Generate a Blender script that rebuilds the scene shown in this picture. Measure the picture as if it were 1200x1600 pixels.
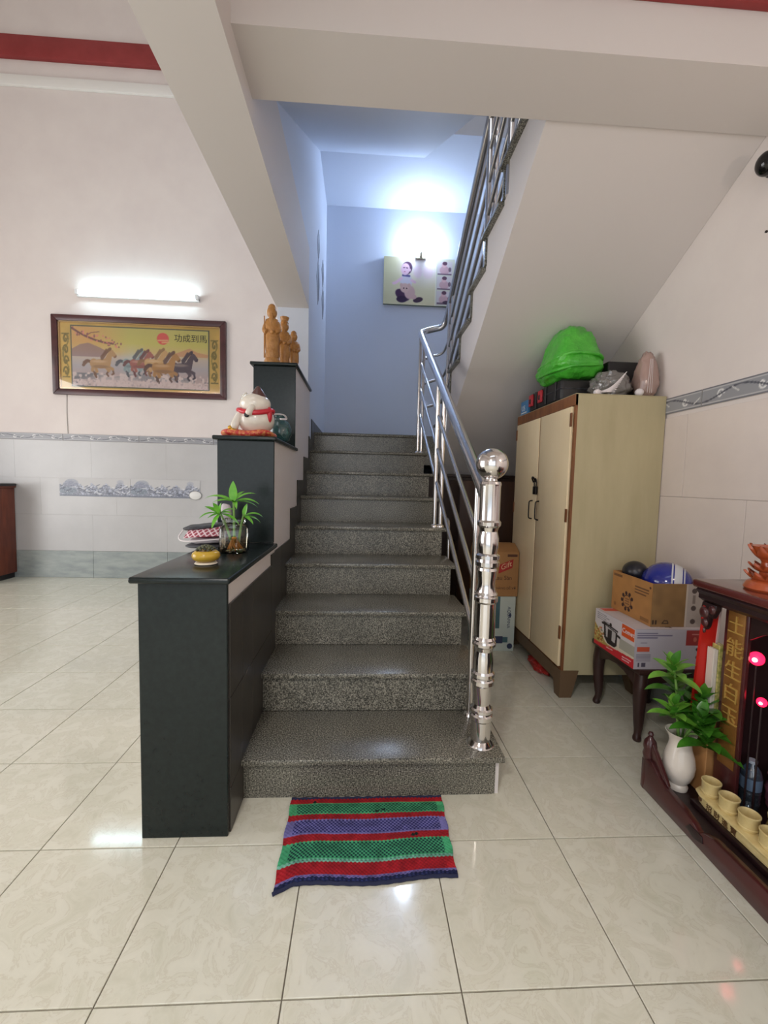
import bpy, bmesh, math, random
import numpy as np
from mathutils import Vector, Matrix, noise as mnoise

random.seed(7)
PI = math.pi
scene = bpy.context.scene
for o in list(bpy.data.objects):
    bpy.data.objects.remove(o)
C = scene.collection

# ------------------------------------------------------------------ camera
CAM_H = 1.13895
F_PX = 659.16
def cam_axes(p, yw, r):
    cp, sp, cy, sy = math.cos(p), math.sin(p), math.cos(yw), math.sin(yw)
    fwd = Vector((sy * cp, cy * cp, -sp)); right = Vector((cy, -sy, 0)); up = right.cross(fwd)
    cr, sr = math.cos(r), math.sin(r)
    return cr * right + sr * up, -sr * right + cr * up, fwd
_r, _u, _f = cam_axes(0.0708720546, 0.0544226782, 0.0239526955)
cam_d = bpy.data.cameras.new('camera')
cam = bpy.data.objects.new('camera', cam_d)
C.objects.link(cam)
cam_d.sensor_fit = 'HORIZONTAL'
cam_d.sensor_width = 36.0
cam_d.lens = F_PX / 1200.0 * 36.0
cam_d.clip_start = 0.02
mw = Matrix(((_r.x, _u.x, -_f.x, 0), (_r.y, _u.y, -_f.y, 0), (_r.z, _u.z, -_f.z, CAM_H), (0, 0, 0, 1)))
cam.matrix_world = mw
scene.camera = cam

# ------------------------------------------------------------------ world, light, exposure
scene.view_settings.view_transform = 'Standard'
scene.view_settings.look = 'None'
scene.view_settings.gamma = 1.0
scene.view_settings.use_curve_mapping = False
scene.view_settings.exposure = 1.06

w = bpy.data.worlds.new('world'); scene.world = w; w.use_nodes = True
bg = w.node_tree.nodes['Background']
bg.inputs[0].default_value = (0.75, 0.87, 1.0, 1)
bg.inputs[1].default_value = 0.5

def area_light(name, loc, target, sx, sy, power, col):
    d = bpy.data.lights.new(name, 'AREA'); d.shape = 'RECTANGLE'; d.size = sx; d.size_y = sy
    d.energy = power; d.color = col
    o = bpy.data.objects.new(name, d); C.objects.link(o)
    o.location = loc
    o.rotation_euler = (Vector(target) - Vector(loc)).to_track_quat('-Z', 'Y').to_euler()
    return o
# fill added for brightness at the unseen front door, hall side opening and roof opening
area_light('front_door_fill', (-1.6, -3.62, 1.45), (-1.6, 3.0, 1.0), 4.6, 2.4, 14, (1.0, 0.96, 0.93))
area_light('side_opening_fill', (-5.36, 1.5, 1.5), (0.0, 1.2, 1.4), 3.2, 2.6, 54, (1.0, 0.955, 0.92))
area_light('roof_opening_fill', (-0.8, -0.6, 6.19), (-0.8, -0.6, 0.0), 3.4, 3.4, 14, (1.0, 0.965, 0.93))

# ------------------------------------------------------------------ materials
def lin(c):
    out = []
    for v in c:
        v = v / 255.0
        out.append(v / 12.92 if v <= 0.04045 else ((v + 0.055) / 1.055) ** 2.4)
    return tuple(out) + (1.0,)
MATS = {}
def M(name, col, rough=0.5, metal=0.0, spec=0.5, noise=None, bump=None, col2=None, stretch=None, coat=0.0, emit=None, trans=0.0, alpha=1.0, sss=0.0, world=False):
    if name in MATS: return MATS[name]
    m = bpy.data.materials.new(name); m.use_nodes = True
    nt = m.node_tree; b = nt.nodes['Principled BSDF']
    b.inputs['Base Color'].default_value = lin(col)
    b.inputs['Roughness'].default_value = rough
    b.inputs['Metallic'].default_value = metal
    b.inputs['Specular IOR Level'].default_value = spec
    b.inputs['Coat Weight'].default_value = coat
    b.inputs['Coat Roughness'].default_value = 0.08
    b.inputs['Transmission Weight'].default_value = trans
    b.inputs['Alpha'].default_value = alpha
    if emit:
        b.inputs['Emission Color'].default_value = lin(emit[0]); b.inputs['Emission Strength'].default_value = emit[1]
    tc = None
    def coords():
        if world:
            g = nt.nodes.new('ShaderNodeNewGeometry'); src = g.outputs['Position']
        else:
            t = nt.nodes.new('ShaderNodeTexCoord'); src = t.outputs['Object']
        mp = nt.nodes.new('ShaderNodeMapping'); nt.links.new(src, mp.inputs['Vector'])
        if stretch: mp.inputs['Scale'].default_value = stretch
        return mp.outputs['Vector']
    if noise:
        tc = tc or coords()
        n = nt.nodes.new('ShaderNodeTexNoise'); n.inputs['Scale'].default_value = noise[0]
        n.inputs['Detail'].default_value = 6; n.inputs['Roughness'].default_value = 0.6
        nt.links.new(tc, n.inputs['Vector'])
        r = nt.nodes.new('ShaderNodeValToRGB')
        r.color_ramp.elements[0].position = noise[1]; r.color_ramp.elements[1].position = noise[2]
        r.color_ramp.elements[0].color = lin(col); r.color_ramp.elements[1].color = lin(col2)
        nt.links.new(n.outputs['Fac'], r.inputs['Fac']); nt.links.new(r.outputs['Color'], b.inputs['Base Color'])
    if bump:
        tc = tc or coords()
        n = nt.nodes.new('ShaderNodeTexNoise'); n.inputs['Scale'].default_value = bump[0]; n.inputs['Detail'].default_value = 5
        nt.links.new(tc, n.inputs['Vector'])
        bp = nt.nodes.new('ShaderNodeBump'); bp.inputs['Strength'].default_value = bump[1]; bp.inputs['Distance'].default_value = bump[2] if len(bump) > 2 else 0.01
        nt.links.new(n.outputs['Fac'], bp.inputs['Height']); nt.links.new(bp.outputs['Normal'], b.inputs['Normal'])
    MATS[name] = m
    return m

def speckle(name, cols, scale, rough, bumpy=0.0, spec=0.5):
    m = bpy.data.materials.new(name); m.use_nodes = True; nt = m.node_tree; b = nt.nodes['Principled BSDF']
    g = nt.nodes.new('ShaderNodeNewGeometry')
    n = nt.nodes.new('ShaderNodeTexNoise'); n.inputs['Scale'].default_value = scale; n.inputs['Detail'].default_value = 2.5; n.inputs['Roughness'].default_value = 0.75
    nt.links.new(g.outputs['Position'], n.inputs['Vector'])
    r = nt.nodes.new('ShaderNodeValToRGB'); r.color_ramp.interpolation = 'LINEAR'
    els = r.color_ramp.elements
    while len(els) < len(cols): els.new(0.5)
    for e, (p, c) in zip(els, cols): e.position = p; e.color = lin(c)
    n2 = nt.nodes.new('ShaderNodeTexNoise'); n2.inputs['Scale'].default_value = 5; n2.inputs['Detail'].default_value = 4
    nt.links.new(g.outputs['Position'], n2.inputs['Vector'])
    mx = nt.nodes.new('ShaderNodeMix'); mx.data_type = 'RGBA'; mx.blend_type = 'OVERLAY'; mx.inputs[0].default_value = 0.35
    nt.links.new(n.outputs['Fac'], r.inputs['Fac'])
    nt.links.new(r.outputs['Color'], mx.inputs[6]); nt.links.new(n2.outputs['Fac'], mx.inputs[7])
    nt.links.new(mx.outputs[2], b.inputs['Base Color'])
    b.inputs['Roughness'].default_value = rough; b.inputs['Specular IOR Level'].default_value = spec
    MATS[name] = m
    return m

def tile_floor_mat():
    m = bpy.data.materials.new('cream_floor_tile'); m.use_nodes = True; nt = m.node_tree; b = nt.nodes['Principled BSDF']
    g = nt.nodes.new('ShaderNodeNewGeometry'); oi = nt.nodes.new('ShaderNodeObjectInfo')
    mm = nt.nodes.new('ShaderNodeVectorMath'); mm.operation = 'SCALE'; mm.inputs['Scale'].default_value = 37.0
    nt.links.new(oi.outputs['Random'], mm.inputs[0])
    ad = nt.nodes.new('ShaderNodeVectorMath'); ad.operation = 'ADD'
    nt.links.new(g.outputs['Position'], ad.inputs[0]); nt.links.new(mm.outputs[0], ad.inputs[1])
    n = nt.nodes.new('ShaderNodeTexNoise'); n.inputs['Scale'].default_value = 13; n.inputs['Detail'].default_value = 9; n.inputs['Roughness'].default_value = 0.62; n.inputs['Distortion'].default_value = 1.2
    nt.links.new(ad.outputs[0], n.inputs['Vector'])
    r = nt.nodes.new('ShaderNodeValToRGB'); e = r.color_ramp.elements
    e[0].position = 0.30; e[0].color = lin((206, 203, 183)); e[1].position = 0.66; e[1].color = lin((222, 219, 202))
    x = e.new(0.47); x.color = lin((217, 214, 196)); x = e.new(0.495); x.color = lin((208, 203, 184)); x = e.new(0.52); x.color = lin((218, 215, 198))
    nt.links.new(n.outputs['Fac'], r.inputs['Fac']); nt.links.new(r.outputs['Color'], b.inputs['Base Color'])
    b.inputs['Roughness'].default_value = 0.09; b.inputs['Specular IOR Level'].default_value = 0.62
    MATS['cream_floor_tile'] = m
    return m

def attr_mat(name, rough=0.5, spec=0.4, coat=0.0):
    if name in MATS: return MATS[name]
    m = bpy.data.materials.new(name); m.use_nodes = True; nt = m.node_tree; b = nt.nodes['Principled BSDF']
    a = nt.nodes.new('ShaderNodeAttribute'); a.attribute_name = 'Col'
    nt.links.new(a.outputs['Color'], b.inputs['Base Color'])
    b.inputs['Roughness'].default_value = rough; b.inputs['Specular IOR Level'].default_value = spec; b.inputs['Coat Weight'].default_value = coat
    MATS[name] = m
    return m

def clear_mat(name, tint=(255, 255, 255), refl=0.10, rough=0.03, body=0.0, bodycol=(255, 255, 255)):
    """thin clear plastic or glass: see-through, a mirror sheen that grows at grazing angles, an optional milky body"""
    if name in MATS: return MATS[name]
    m = bpy.data.materials.new(name); m.use_nodes = True; nt = m.node_tree
    for n in list(nt.nodes): nt.nodes.remove(n)
    out = nt.nodes.new('ShaderNodeOutputMaterial'); t = nt.nodes.new('ShaderNodeBsdfTransparent'); gl = nt.nodes.new('ShaderNodeBsdfGlossy')
    t.inputs[0].default_value = lin(tint); gl.inputs['Roughness'].default_value = rough
    fr = nt.nodes.new('ShaderNodeFresnel'); fr.inputs[0].default_value = 1.5
    ml = nt.nodes.new('ShaderNodeMath'); ml.operation = 'MULTIPLY_ADD'; ml.inputs[1].default_value = 1.0; ml.inputs[2].default_value = refl
    nt.links.new(fr.outputs[0], ml.inputs[0])
    mx = nt.nodes.new('ShaderNodeMixShader'); nt.links.new(ml.outputs[0], mx.inputs[0])
    src = t.outputs[0]
    if body > 0:
        df = nt.nodes.new('ShaderNodeBsdfDiffuse'); df.inputs[0].default_value = lin(bodycol)
        m2 = nt.nodes.new('ShaderNodeMixShader'); m2.inputs[0].default_value = body
        nt.links.new(t.outputs[0], m2.inputs[1]); nt.links.new(df.outputs[0], m2.inputs[2]); src = m2.outputs[0]
    nt.links.new(src, mx.inputs[1]); nt.links.new(gl.outputs[0], mx.inputs[2]); nt.links.new(mx.outputs[0], out.inputs[0])
    MATS[name] = m
    return m

# ------------------------------------------------------------------ object helpers
def props(o, label=None, cat=None, group=None, kind=None):
    if label: o['label'] = label
    if cat: o['category'] = cat
    if group: o['group'] = group
    if kind: o['kind'] = kind
    return o
def thing(name, label, cat, loc=(0, 0, 0), group=None, kind=None):
    o = bpy.data.objects.new(name, None); C.objects.link(o); o.location = loc
    o.empty_display_size = 0.05
    return props(o, label, cat, group, kind)
def origin_of(o):
    v = Vector((0, 0, 0))
    while o is not None:
        v += o.location; o = o.parent
    return v

class MB:
    """collects shapes given in world coordinates, then links them as one mesh object"""
    def __init__(s): s.bm = bmesh.new()
    def _add(s, verts, faces):
        vs = [s.bm.verts.new(v) for v in verts]
        for f in faces:
            try: s.bm.faces.new([vs[i] for i in f])
            except ValueError: pass
        return vs
    def box(s, x0, x1, y0, y1, z0, z1, bev=0.0, seg=2):
        if bev <= 0:
            s._add([(x, y, z) for z in (z0, z1) for y in (y0, y1) for x in (x0, x1)],
                   [(0, 2, 3, 1), (4, 5, 7, 6), (0, 1, 5, 4), (2, 6, 7, 3), (0, 4, 6, 2), (1, 3, 7, 5)])
            return s
        t = bmesh.new()
        bmesh.ops.create_cube(t, size=1.0)
        for v in t.verts:
            v.co = Vector(((x0 + x1) / 2 + v.co.x * (x1 - x0), (y0 + y1) / 2 + v.co.y * (y1 - y0), (z0 + z1) / 2 + v.co.z * (z1 - z0)))
        bmesh.ops.bevel(t, geom=list(t.edges), offset=bev, segments=seg, profile=0.5, affect='EDGES')
        s.merge(t)
        return s
    def merge(s, t, mat=None):
        t.verts.ensure_lookup_table(); t.verts.index_update()
        s._add([(mat @ v.co) if mat else v.co.copy() for v in t.verts], [[v.index for v in f.verts] for f in t.faces])
        t.free()
    def prism(s, poly, d0, d1, axis='x', bev=0.0):
        """poly = list of 2D points in the plane across the axis: x -> (y,z), y -> (x,z), z -> (x,y)"""
        def P(a, b, d): return {'x': (d, a, b), 'y': (a, d, b), 'z': (a, b, d)}[axis]
        n = len(poly)
        t = bmesh.new()
        a = [t.verts.new(P(p[0], p[1], d0)) for p in poly]; b = [t.verts.new(P(p[0], p[1], d1)) for p in poly]
        t.faces.new(a); t.faces.new(list(reversed(b)))
        for i in range(n): t.faces.new([a[(i + 1) % n], a[i], b[i], b[(i + 1) % n]])
        bmesh.ops.recalc_face_normals(t, faces=list(t.faces))
        if bev: bmesh.ops.bevel(t, geom=list(t.edges), offset=bev, segments=2, profile=0.5, affect='EDGES')
        s.merge(t); return s
    def tube(s, pts, r, seg=12, cap=True, radii=None, flat=1.0):
        pts = [Vector(p) for p in pts]; n = len(pts)
        rings = []
        prev = None
        for i, p in enumerate(pts):
            d = (pts[min(i + 1, n - 1)] - pts[max(i - 1, 0)]).normalized()
            if prev is None:
                ref = Vector((0, 0, 1)) if abs(d.z) < 0.9 else Vector((1, 0, 0))
                a = d.cross(ref).normalized()
            else:
                a = (prev - d * prev.dot(d)).normalized()
            prev = a; b = d.cross(a)
            rr = radii[i] if radii else r
            rings.append([p + (a * math.cos(2 * PI * k / seg) + b * math.sin(2 * PI * k / seg) * flat) * rr for k in range(seg)])
        V = [v for ring in rings for v in ring]; Fc = []
        for i in range(n - 1):
            for k in range(seg):
                Fc.append((i * seg + k, i * seg + (k + 1) % seg, (i + 1) * seg + (k + 1) % seg, (i + 1) * seg + k))
        if cap:
            Fc.append(tuple(reversed(range(seg)))); Fc.append(tuple((n - 1) * seg + k for k in range(seg)))
        s._add(V, Fc); return s
    def lathe(s, prof, c=(0, 0, 0), seg=28, sx=1.0, sy=1.0, rot=None, arc=None):
        """prof = [(r,z)...] bottom to top round the z axis"""
        V, Fc = [], []
        n = len(prof)
        for (r, z) in prof:
            for k in range(seg):
                a = 2 * PI * k / seg
                p = Vector((r * math.cos(a) * sx, r * math.sin(a) * sy, z))
                if rot: p = rot @ p
                V.append(p + Vector(c))
        for i in range(n - 1):
            for k in range(seg):
                Fc.append((i * seg + k, i * seg + (k + 1) % seg, (i + 1) * seg + (k + 1) % seg, (i + 1) * seg + k))
        if prof[0][0] > 1e-4: Fc.append(tuple(reversed(range(seg))))
        if prof[-1][0] > 1e-4: Fc.append(tuple((n - 1) * seg + k for k in range(seg)))
        s._add(V, Fc); return s
    def ball(s, c, r, sc=(1, 1, 1), seg=20, rings=12, rot=None):
        prof = [(max(1e-5, math.cos(a)) * r, math.sin(a) * r) for a in [(-PI / 2 + PI * i / rings) for i in range(rings + 1)]]
        V, Fc = [], []
        for (rr, z) in prof:
            for k in range(seg):
                a = 2 * PI * k / seg
                p = Vector((rr * math.cos(a) * sc[0], rr * math.sin(a) * sc[1], z * sc[2]))
                if rot: p = rot @ p
                V.append(p + Vector(c))
        for i in range(rings):
            for k in range(seg):
                Fc.append((i * seg + k, i * seg + (k + 1) % seg, (i + 1) * seg + (k + 1) % seg, (i + 1) * seg + k))
        s._add(V, Fc); return s
    def grid(s, fn, nu, nv):
        V = [fn(i / nu, j / nv) for j in range(nv + 1) for i in range(nu + 1)]
        Fc = [(j * (nu + 1) + i, j * (nu + 1) + i + 1, (j + 1) * (nu + 1) + i + 1, (j + 1) * (nu + 1) + i) for j in range(nv) for i in range(nu)]
        s._add(V, Fc); return s
    def leaf(s, base, d, up, L, W, droop=0.3, n=8, fold=0.25, tip=1.3):
        """one blade: base point, direction, face normal, length, half-width"""
        d = Vector(d).normalized(); up = Vector(up); side = d.cross(up).normalized(); up = side.cross(d).normalized()
        V, Fc = [], []
        p = Vector(base); dd = d.copy()
        for i in range(n + 1):
            t = i / n
            wv = W * (math.sin(PI * min(1, t ** 0.8 * 0.97 + 0.03)) ** 0.8)
            nn = side.cross(dd).normalized()
            V += [p - side * wv + nn * wv * fold, p.copy(), p + side * wv + nn * wv * fold]
            dd = (dd - Vector((0, 0, 1)) * droop / n * 1.5 * (0.4 + t)).normalized()
            p = p + dd * (L / n)
        for i in range(n):
            a = i * 3
            Fc += [(a, a + 1, a + 4, a + 3), (a + 1, a + 2, a + 5, a + 4)]
        s._add(V, Fc); return s
    def xform(s, fn):
        for v in s.bm.verts: v.co = Vector(fn(v.co))
        return s
    def build(s, name, mat, parent=None, ang=35, label=None, cat=None, group=None, kind=None, at=None):
        off = origin_of(parent) if parent is not None else Vector((0, 0, 0))
        if at is not None: off = Vector(at)
        bmesh.ops.remove_doubles(s.bm, verts=list(s.bm.verts), dist=1e-6)
        bmesh.ops.recalc_face_normals(s.bm, faces=list(s.bm.faces))
        for v in s.bm.verts: v.co -= off
        me = bpy.data.meshes.new(name); s.bm.to_mesh(me); s.bm.free()
        for p in me.polygons: p.use_smooth = True
        me.set_sharp_from_angle(angle=math.radians(ang))
        if isinstance(mat, str): mat = MATS[mat]
        me.materials.append(mat)
        o = bpy.data.objects.new(name, me); C.objects.link(o)
        if parent is not None: o.parent = parent
        if at is not None: o.location = Vector(at) - (origin_of(parent) if parent is not None else Vector((0, 0, 0)))
        return props(o, label, cat, group, kind)

def inst(name, src, loc, parent=None):
    o = src.copy(); o.name = name; C.objects.link(o)
    o.location = Vector(loc) - (origin_of(parent) if parent is not None else Vector((0, 0, 0)))
    o.parent = parent
    return o

def smooth_path(pts, n=6):
    """Catmull-Rom through the points"""
    P = [Vector(p) for p in pts]; out = []
    for i in range(len(P) - 1):
        p0 = P[max(i - 1, 0)]; p1 = P[i]; p2 = P[i + 1]; p3 = P[min(i + 2, len(P) - 1)]
        for k in range(n):
            t = k / n
            out.append(0.5 * ((2 * p1) + (p2 - p0) * t + (2 * p0 - 5 * p1 + 4 * p2 - p3) * t * t + (3 * p1 - p0 - 3 * p2 + p3) * t ** 3))
    out.append(P[-1]); return out

def lettering(name, body, origin, u, v, size, mat, parent, lift=0.0006, align='LEFT', label=None, depth=0.0004, sx=1.0):
    """flat raised letters: origin = lower left point, u = reading direction, v = up direction of the letters"""
    cu = bpy.data.curves.new(name, 'FONT'); cu.body = body; cu.size = size; cu.extrude = depth; cu.align_x = align
    to = bpy.data.objects.new(name, cu); C.objects.link(to)
    dg = bpy.context.evaluated_depsgraph_get(); dg.update()
    me = bpy.data.meshes.new_from_object(to.evaluated_get(dg))
    bpy.data.objects.remove(to)
    u = Vector(u).normalized(); v = Vector(v).normalized(); nrm = u.cross(v)
    off = origin_of(parent) if parent is not None else Vector((0, 0, 0))
    for vt in me.vertices:
        vt.co = Vector(origin) + u * vt.co.x * sx + v * vt.co.y + nrm * (vt.co.z + lift) - off
    me.materials.clear(); me.materials.append(MATS[mat] if isinstance(mat, str) else mat)
    me.name = name
    o = bpy.data.objects.new(name, me); C.objects.link(o); o.parent = parent
    return props(o, label)

class Print:
    """a flat printed picture painted numerically and carried as vertex colours of a fine sheet"""
    def __init__(s, nx, ny, col, aspect=None):
        s.nx, s.ny = nx, ny
        s.asp = aspect or nx / ny
        s.U, s.V = np.meshgrid(np.linspace(0, 1, nx + 1), np.linspace(0, 1, ny + 1))
        s.c = np.zeros((ny + 1, nx + 1, 3)); s.c[:] = col
        s.rng = np.random.default_rng(3)
    def blend(s, a, col):
        a = np.clip(a, 0, 1)[..., None]; s.c = s.c * (1 - a) + np.array(col, float) * a; return s
    def noise(s, k, seed=0):
        rng = np.random.default_rng(seed)
        g = rng.random((max(2, int(k)) + 2, max(2, int(k * s.asp)) + 2))
        y = s.V * (g.shape[0] - 1.001); x = s.U * (g.shape[1] - 1.001)
        y0 = y.astype(int); x0 = x.astype(int); fy = y - y0; fx = x - x0
        fy = fy * fy * (3 - 2 * fy); fx = fx * fx * (3 - 2 * fx)
        return (g[y0, x0] * (1 - fx) + g[y0, x0 + 1] * fx) * (1 - fy) + (g[y0 + 1, x0] * (1 - fx) + g[y0 + 1, x0 + 1] * fx) * fy
    def vgrad(s, stops):
        vs = [p for p, _ in stops]
        for k in range(3): s.c[..., k] = np.interp(s.V, vs, [q[k] for _, q in stops])
        return s
    def rect(s, u0, u1, v0, v1, col, a=1.0):
        return s.blend(((s.U >= u0) & (s.U <= u1) & (s.V >= v0) & (s.V <= v1)) * a, col)
    def ell(s, cu, cv, ru, rv, col, a=1.0, rot=0.0, soft=0.15):
        x = (s.U - cu) * s.asp; y = s.V - cv; ru = ru * s.asp
        X = x * math.cos(rot) + y * math.sin(rot); Y = -x * math.sin(rot) + y * math.cos(rot)
        d = np.sqrt((X / ru) ** 2 + (Y / rv) ** 2)
        return s.blend(a * np.clip((1 - d) / max(soft, 1e-3) + 0.5, 0, 1), col)
    def poly(s, pts, col, a=1.0):
        x, y = s.U, s.V; ins = np.zeros(x.shape, bool); n = len(pts); j = n - 1
        for i in range(n):
            xi, yi = pts[i]; xj, yj = pts[j]
            c = ((yi > y) != (yj > y)) & (x < (xj - xi) * (y - yi) / ((yj - yi) + 1e-12) + xi)
            ins ^= c; j = i
        return s.blend(ins * a, col)
    def line(s, pts, wd, col, a=1.0):
        d = np.full(s.U.shape, 9.0)
        for (x0, y0), (x1, y1) in zip(pts[:-1], pts[1:]):
            ax, ay, bx, by = x0 * s.asp, y0, x1 * s.asp, y1
            dx, dy = bx - ax, by - ay; L = dx * dx + dy * dy + 1e-12
            t = np.clip(((s.U * s.asp - ax) * dx + (s.V - ay) * dy) / L, 0, 1)
            d = np.minimum(d, np.hypot(s.U * s.asp - ax - t * dx, s.V - ay - t * dy))
        return s.blend(a * np.clip((wd - d) / (wd * 0.5) + 0.5, 0, 1), col)
    def sheet(s, name, origin, u, v, parent, rough=0.5, spec=0.4, height=None, matname=None, label=None):
        u = Vector(u); v = Vector(v); nrm = u.cross(v).normalized()
        off = origin_of(parent) if parent is not None else Vector((0, 0, 0))
        o0 = Vector(origin) - off
        h = height if height is not None else np.zeros(s.U.shape)
        co = (np.array(o0)[None, None] + s.U[..., None] * np.array(u) + s.V[..., None] * np.array(v) + h[..., None] * np.array(nrm)).reshape(-1, 3)
        nx, ny = s.nx, s.ny
        i, j = np.meshgrid(np.arange(nx), np.arange(ny)); a = (j * (nx + 1) + i).ravel()
        f = np.stack([a, a + 1, a + nx + 2, a + nx + 1], -1)
        me = bpy.data.meshes.new(name); me.from_pydata(co.tolist(), [], f.tolist())
        at = me.color_attributes.new('Col', 'FLOAT_COLOR', 'POINT')
        c = np.clip(s.c, 0, 255) / 255.0
        l = np.where(c <= 0.04045, c / 12.92, ((c + 0.055) / 1.055) ** 2.4)
        rgba = np.concatenate([l, np.ones(l.shape[:2] + (1,))], -1).reshape(-1)
        at.data.foreach_set('color', rgba.astype(np.float32))
        for p in me.polygons: p.use_smooth = True
        me.materials.append(attr_mat(matname or 'printed_sheet_%d' % int(rough * 100), rough, spec))
        o = bpy.data.objects.new(name, me); C.objects.link(o); o.parent = parent
        return props(o, label)

# ------------------------------------------------------------------ shared materials
tile_floor_mat()
M('grout', (120, 112, 98), 0.9)
M('wall_paint', (228, 218, 212), 0.75, spec=0.25, noise=(2.2, 0.35, 0.7), col2=(221, 210, 205), world=True)
M('ceiling_paint', (214, 206, 200), 0.8, spec=0.2)
M('dado_tile', (192, 190, 189), 0.25, noise=(3.0, 0.35, 0.7), col2=(185, 183, 182), world=True)
M('dado_tile_lightened', (226, 213, 205), 0.25, noise=(3.0, 0.35, 0.7), col2=(218, 205, 198), world=True)  # copy of dado_tile for the right wall, light put into its paler colour
M('red_paint', (150, 52, 52), 0.5, noise=(6, 0.3, 0.7), col2=(132, 38, 38), world=True)
M('white_trim', (232, 228, 222), 0.6)
speckle('stair_granite', [(0.36, (40, 40, 37)), (0.46, (88, 86, 78)), (0.55, (130, 127, 115)), (0.68, (182, 177, 162))], 200, 0.25)
M('dark_granite', (22, 29, 29), 0.24, spec=0.35, noise=(60, 0.3, 0.7), col2=(29, 38, 37), world=True)
M('dark_tile', (47, 43, 40), 0.35, noise=(9, 0.3, 0.7), col2=(60, 56, 50), world=True)
M('steel', (228, 224, 222), 0.13, metal=1.0)
M('steel_satin', (210, 208, 208), 0.22, metal=1.0)
M('stairwell_paint', (212, 218, 230), 0.7, spec=0.25)
M('stair_white', (222, 215, 212), 0.7, spec=0.25)
# ================================================================== THE SETTING
XW = 1.584            # right wall
YB = 4.80             # back wall
XLW = -5.3524         # left wall
YF = -3.60            # front wall with the street door
ZC = 6.2              # hall ceiling
TX, TY, TS = -0.5524, 0.8574, 0.4

# ---- floor and its tiles
floor = MB().box(XLW, XW, YF, YB, -0.12, -0.004).build('floor', 'grout', kind='structure')
MB().box(XLW, XW, YF, TY - 2 * TS - 0.0015, -0.004, 0.0).build('floor_panel', 'cream_floor_tile', floor)
g = 0.0016
proto = {}
def tile_obj(x0, x1, y0, y1):
    k = (round(x1 - x0, 4), round(y1 - y0, 4))
    loc = ((x0 + x1) / 2, (y0 + y1) / 2, 0)
    if k not in proto:
        hx, hy = (x1 - x0) / 2 - g, (y1 - y0) / 2 - g
        b = 0.0015
        m = MB(); m._add([(-hx, -hy, -0.004), (hx, -hy, -0.004), (hx, hy, -0.004), (-hx, hy, -0.004),
                          (-hx, -hy, -b * .6), (hx, -hy, -b * .6), (hx, hy, -b * .6), (-hx, hy, -b * .6),
                          (-hx + b, -hy + b, 0), (hx - b, -hy + b, 0), (hx - b, hy - b, 0), (-hx + b, hy - b, 0)],
                         [(0, 1, 5, 4), (1, 2, 6, 5), (2, 3, 7, 6), (3, 0, 4, 7), (4, 5, 9, 8), (5, 6, 10, 9), (6, 7, 11, 10), (7, 4, 8, 11), (8, 9, 10, 11)])
        o = m.build('tile', 'cream_floor_tile', None, ang=20); o.parent = floor; o.location = loc
        proto[k] = o
    else:
        inst('tile', proto[k], loc, floor)
for j in range(-2, 10):
    for i in range(-12, 6):
        x0, x1 = TX + TS * i, min(TX + TS * (i + 1), XW)
        y0, y1 = TY + TS * j, min(TY + TS * (j + 1), YB)
        if y0 > 1.5 and x0 > -0.6 and x1 < 0.5: continue     # hidden under the stairs
        tile_obj(x0, x1, y0, y1)

# ---- back wall of the room (runs on behind the stairs)
wb = MB().box(XLW - 0.15, -0.55, YB, YB + 0.2, -0.12, ZC).build('wall_back', 'wall_paint', kind='structure')
MB().box(-0.55, XW + 0.15, YB, YB + 0.2, -0.12, ZC).build('wall_stairwell', 'stairwell_paint', kind='structure')
M('skirting_marble', (166, 172, 168), 0.3, noise=(9, 0.34, 0.66), col2=(138, 146, 145), stretch=(0.5, 1, 1.7), world=True)
XE = -0.669           # left face of the stair wall
def wall_tiles(parent, name, mat, a0, a1, z0, z1, face, axis, pitch, proud, gap=0.0015):
    n = 0; a = a0
    first = {}
    while a < a1 - 0.01:
        b = min(a + pitch, a1)
        L = round(b - a, 4)
        c = (a + b) / 2
        if axis == 'x': loc = (c, face, (z0 + z1) / 2)
        else: loc = (face, c, (z0 + z1) / 2)
        if L not in first:
            h = L / 2 - gap; hz = (z1 - z0) / 2 - gap; m = MB()
            if axis == 'x': m.box(-h, h, -proud, 0.0, -hz, hz, 0.0006, 1)
            else: m.box(-proud, 0.0, -h, h, -hz, hz, 0.0012, 1)
            o = m.build(name, mat, None, ang=20); o.parent = parent; o.location = loc; first[L] = o
        else: inst(name, first[L], loc, parent)
        a = b
XS0 = -2.9 - 0.8 * 3 + 0.02
wall_tiles(wb, 'skirting_tile', 'skirting_marble', XLW, XE, 0.0, 0.30, YB, 'x', 0.8, 0.010)
for z0, z1 in ((0.30, 0.70), (0.70, 1.10), (1.10, 1.505)):
    wall_tiles(wb, 'dado_tile', 'dado_tile', XLW + (0.26 if z0 == 0.7 else 0), XE, z0, z1, YB, 'x', 0.8, 0.006, 0.0002)

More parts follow.
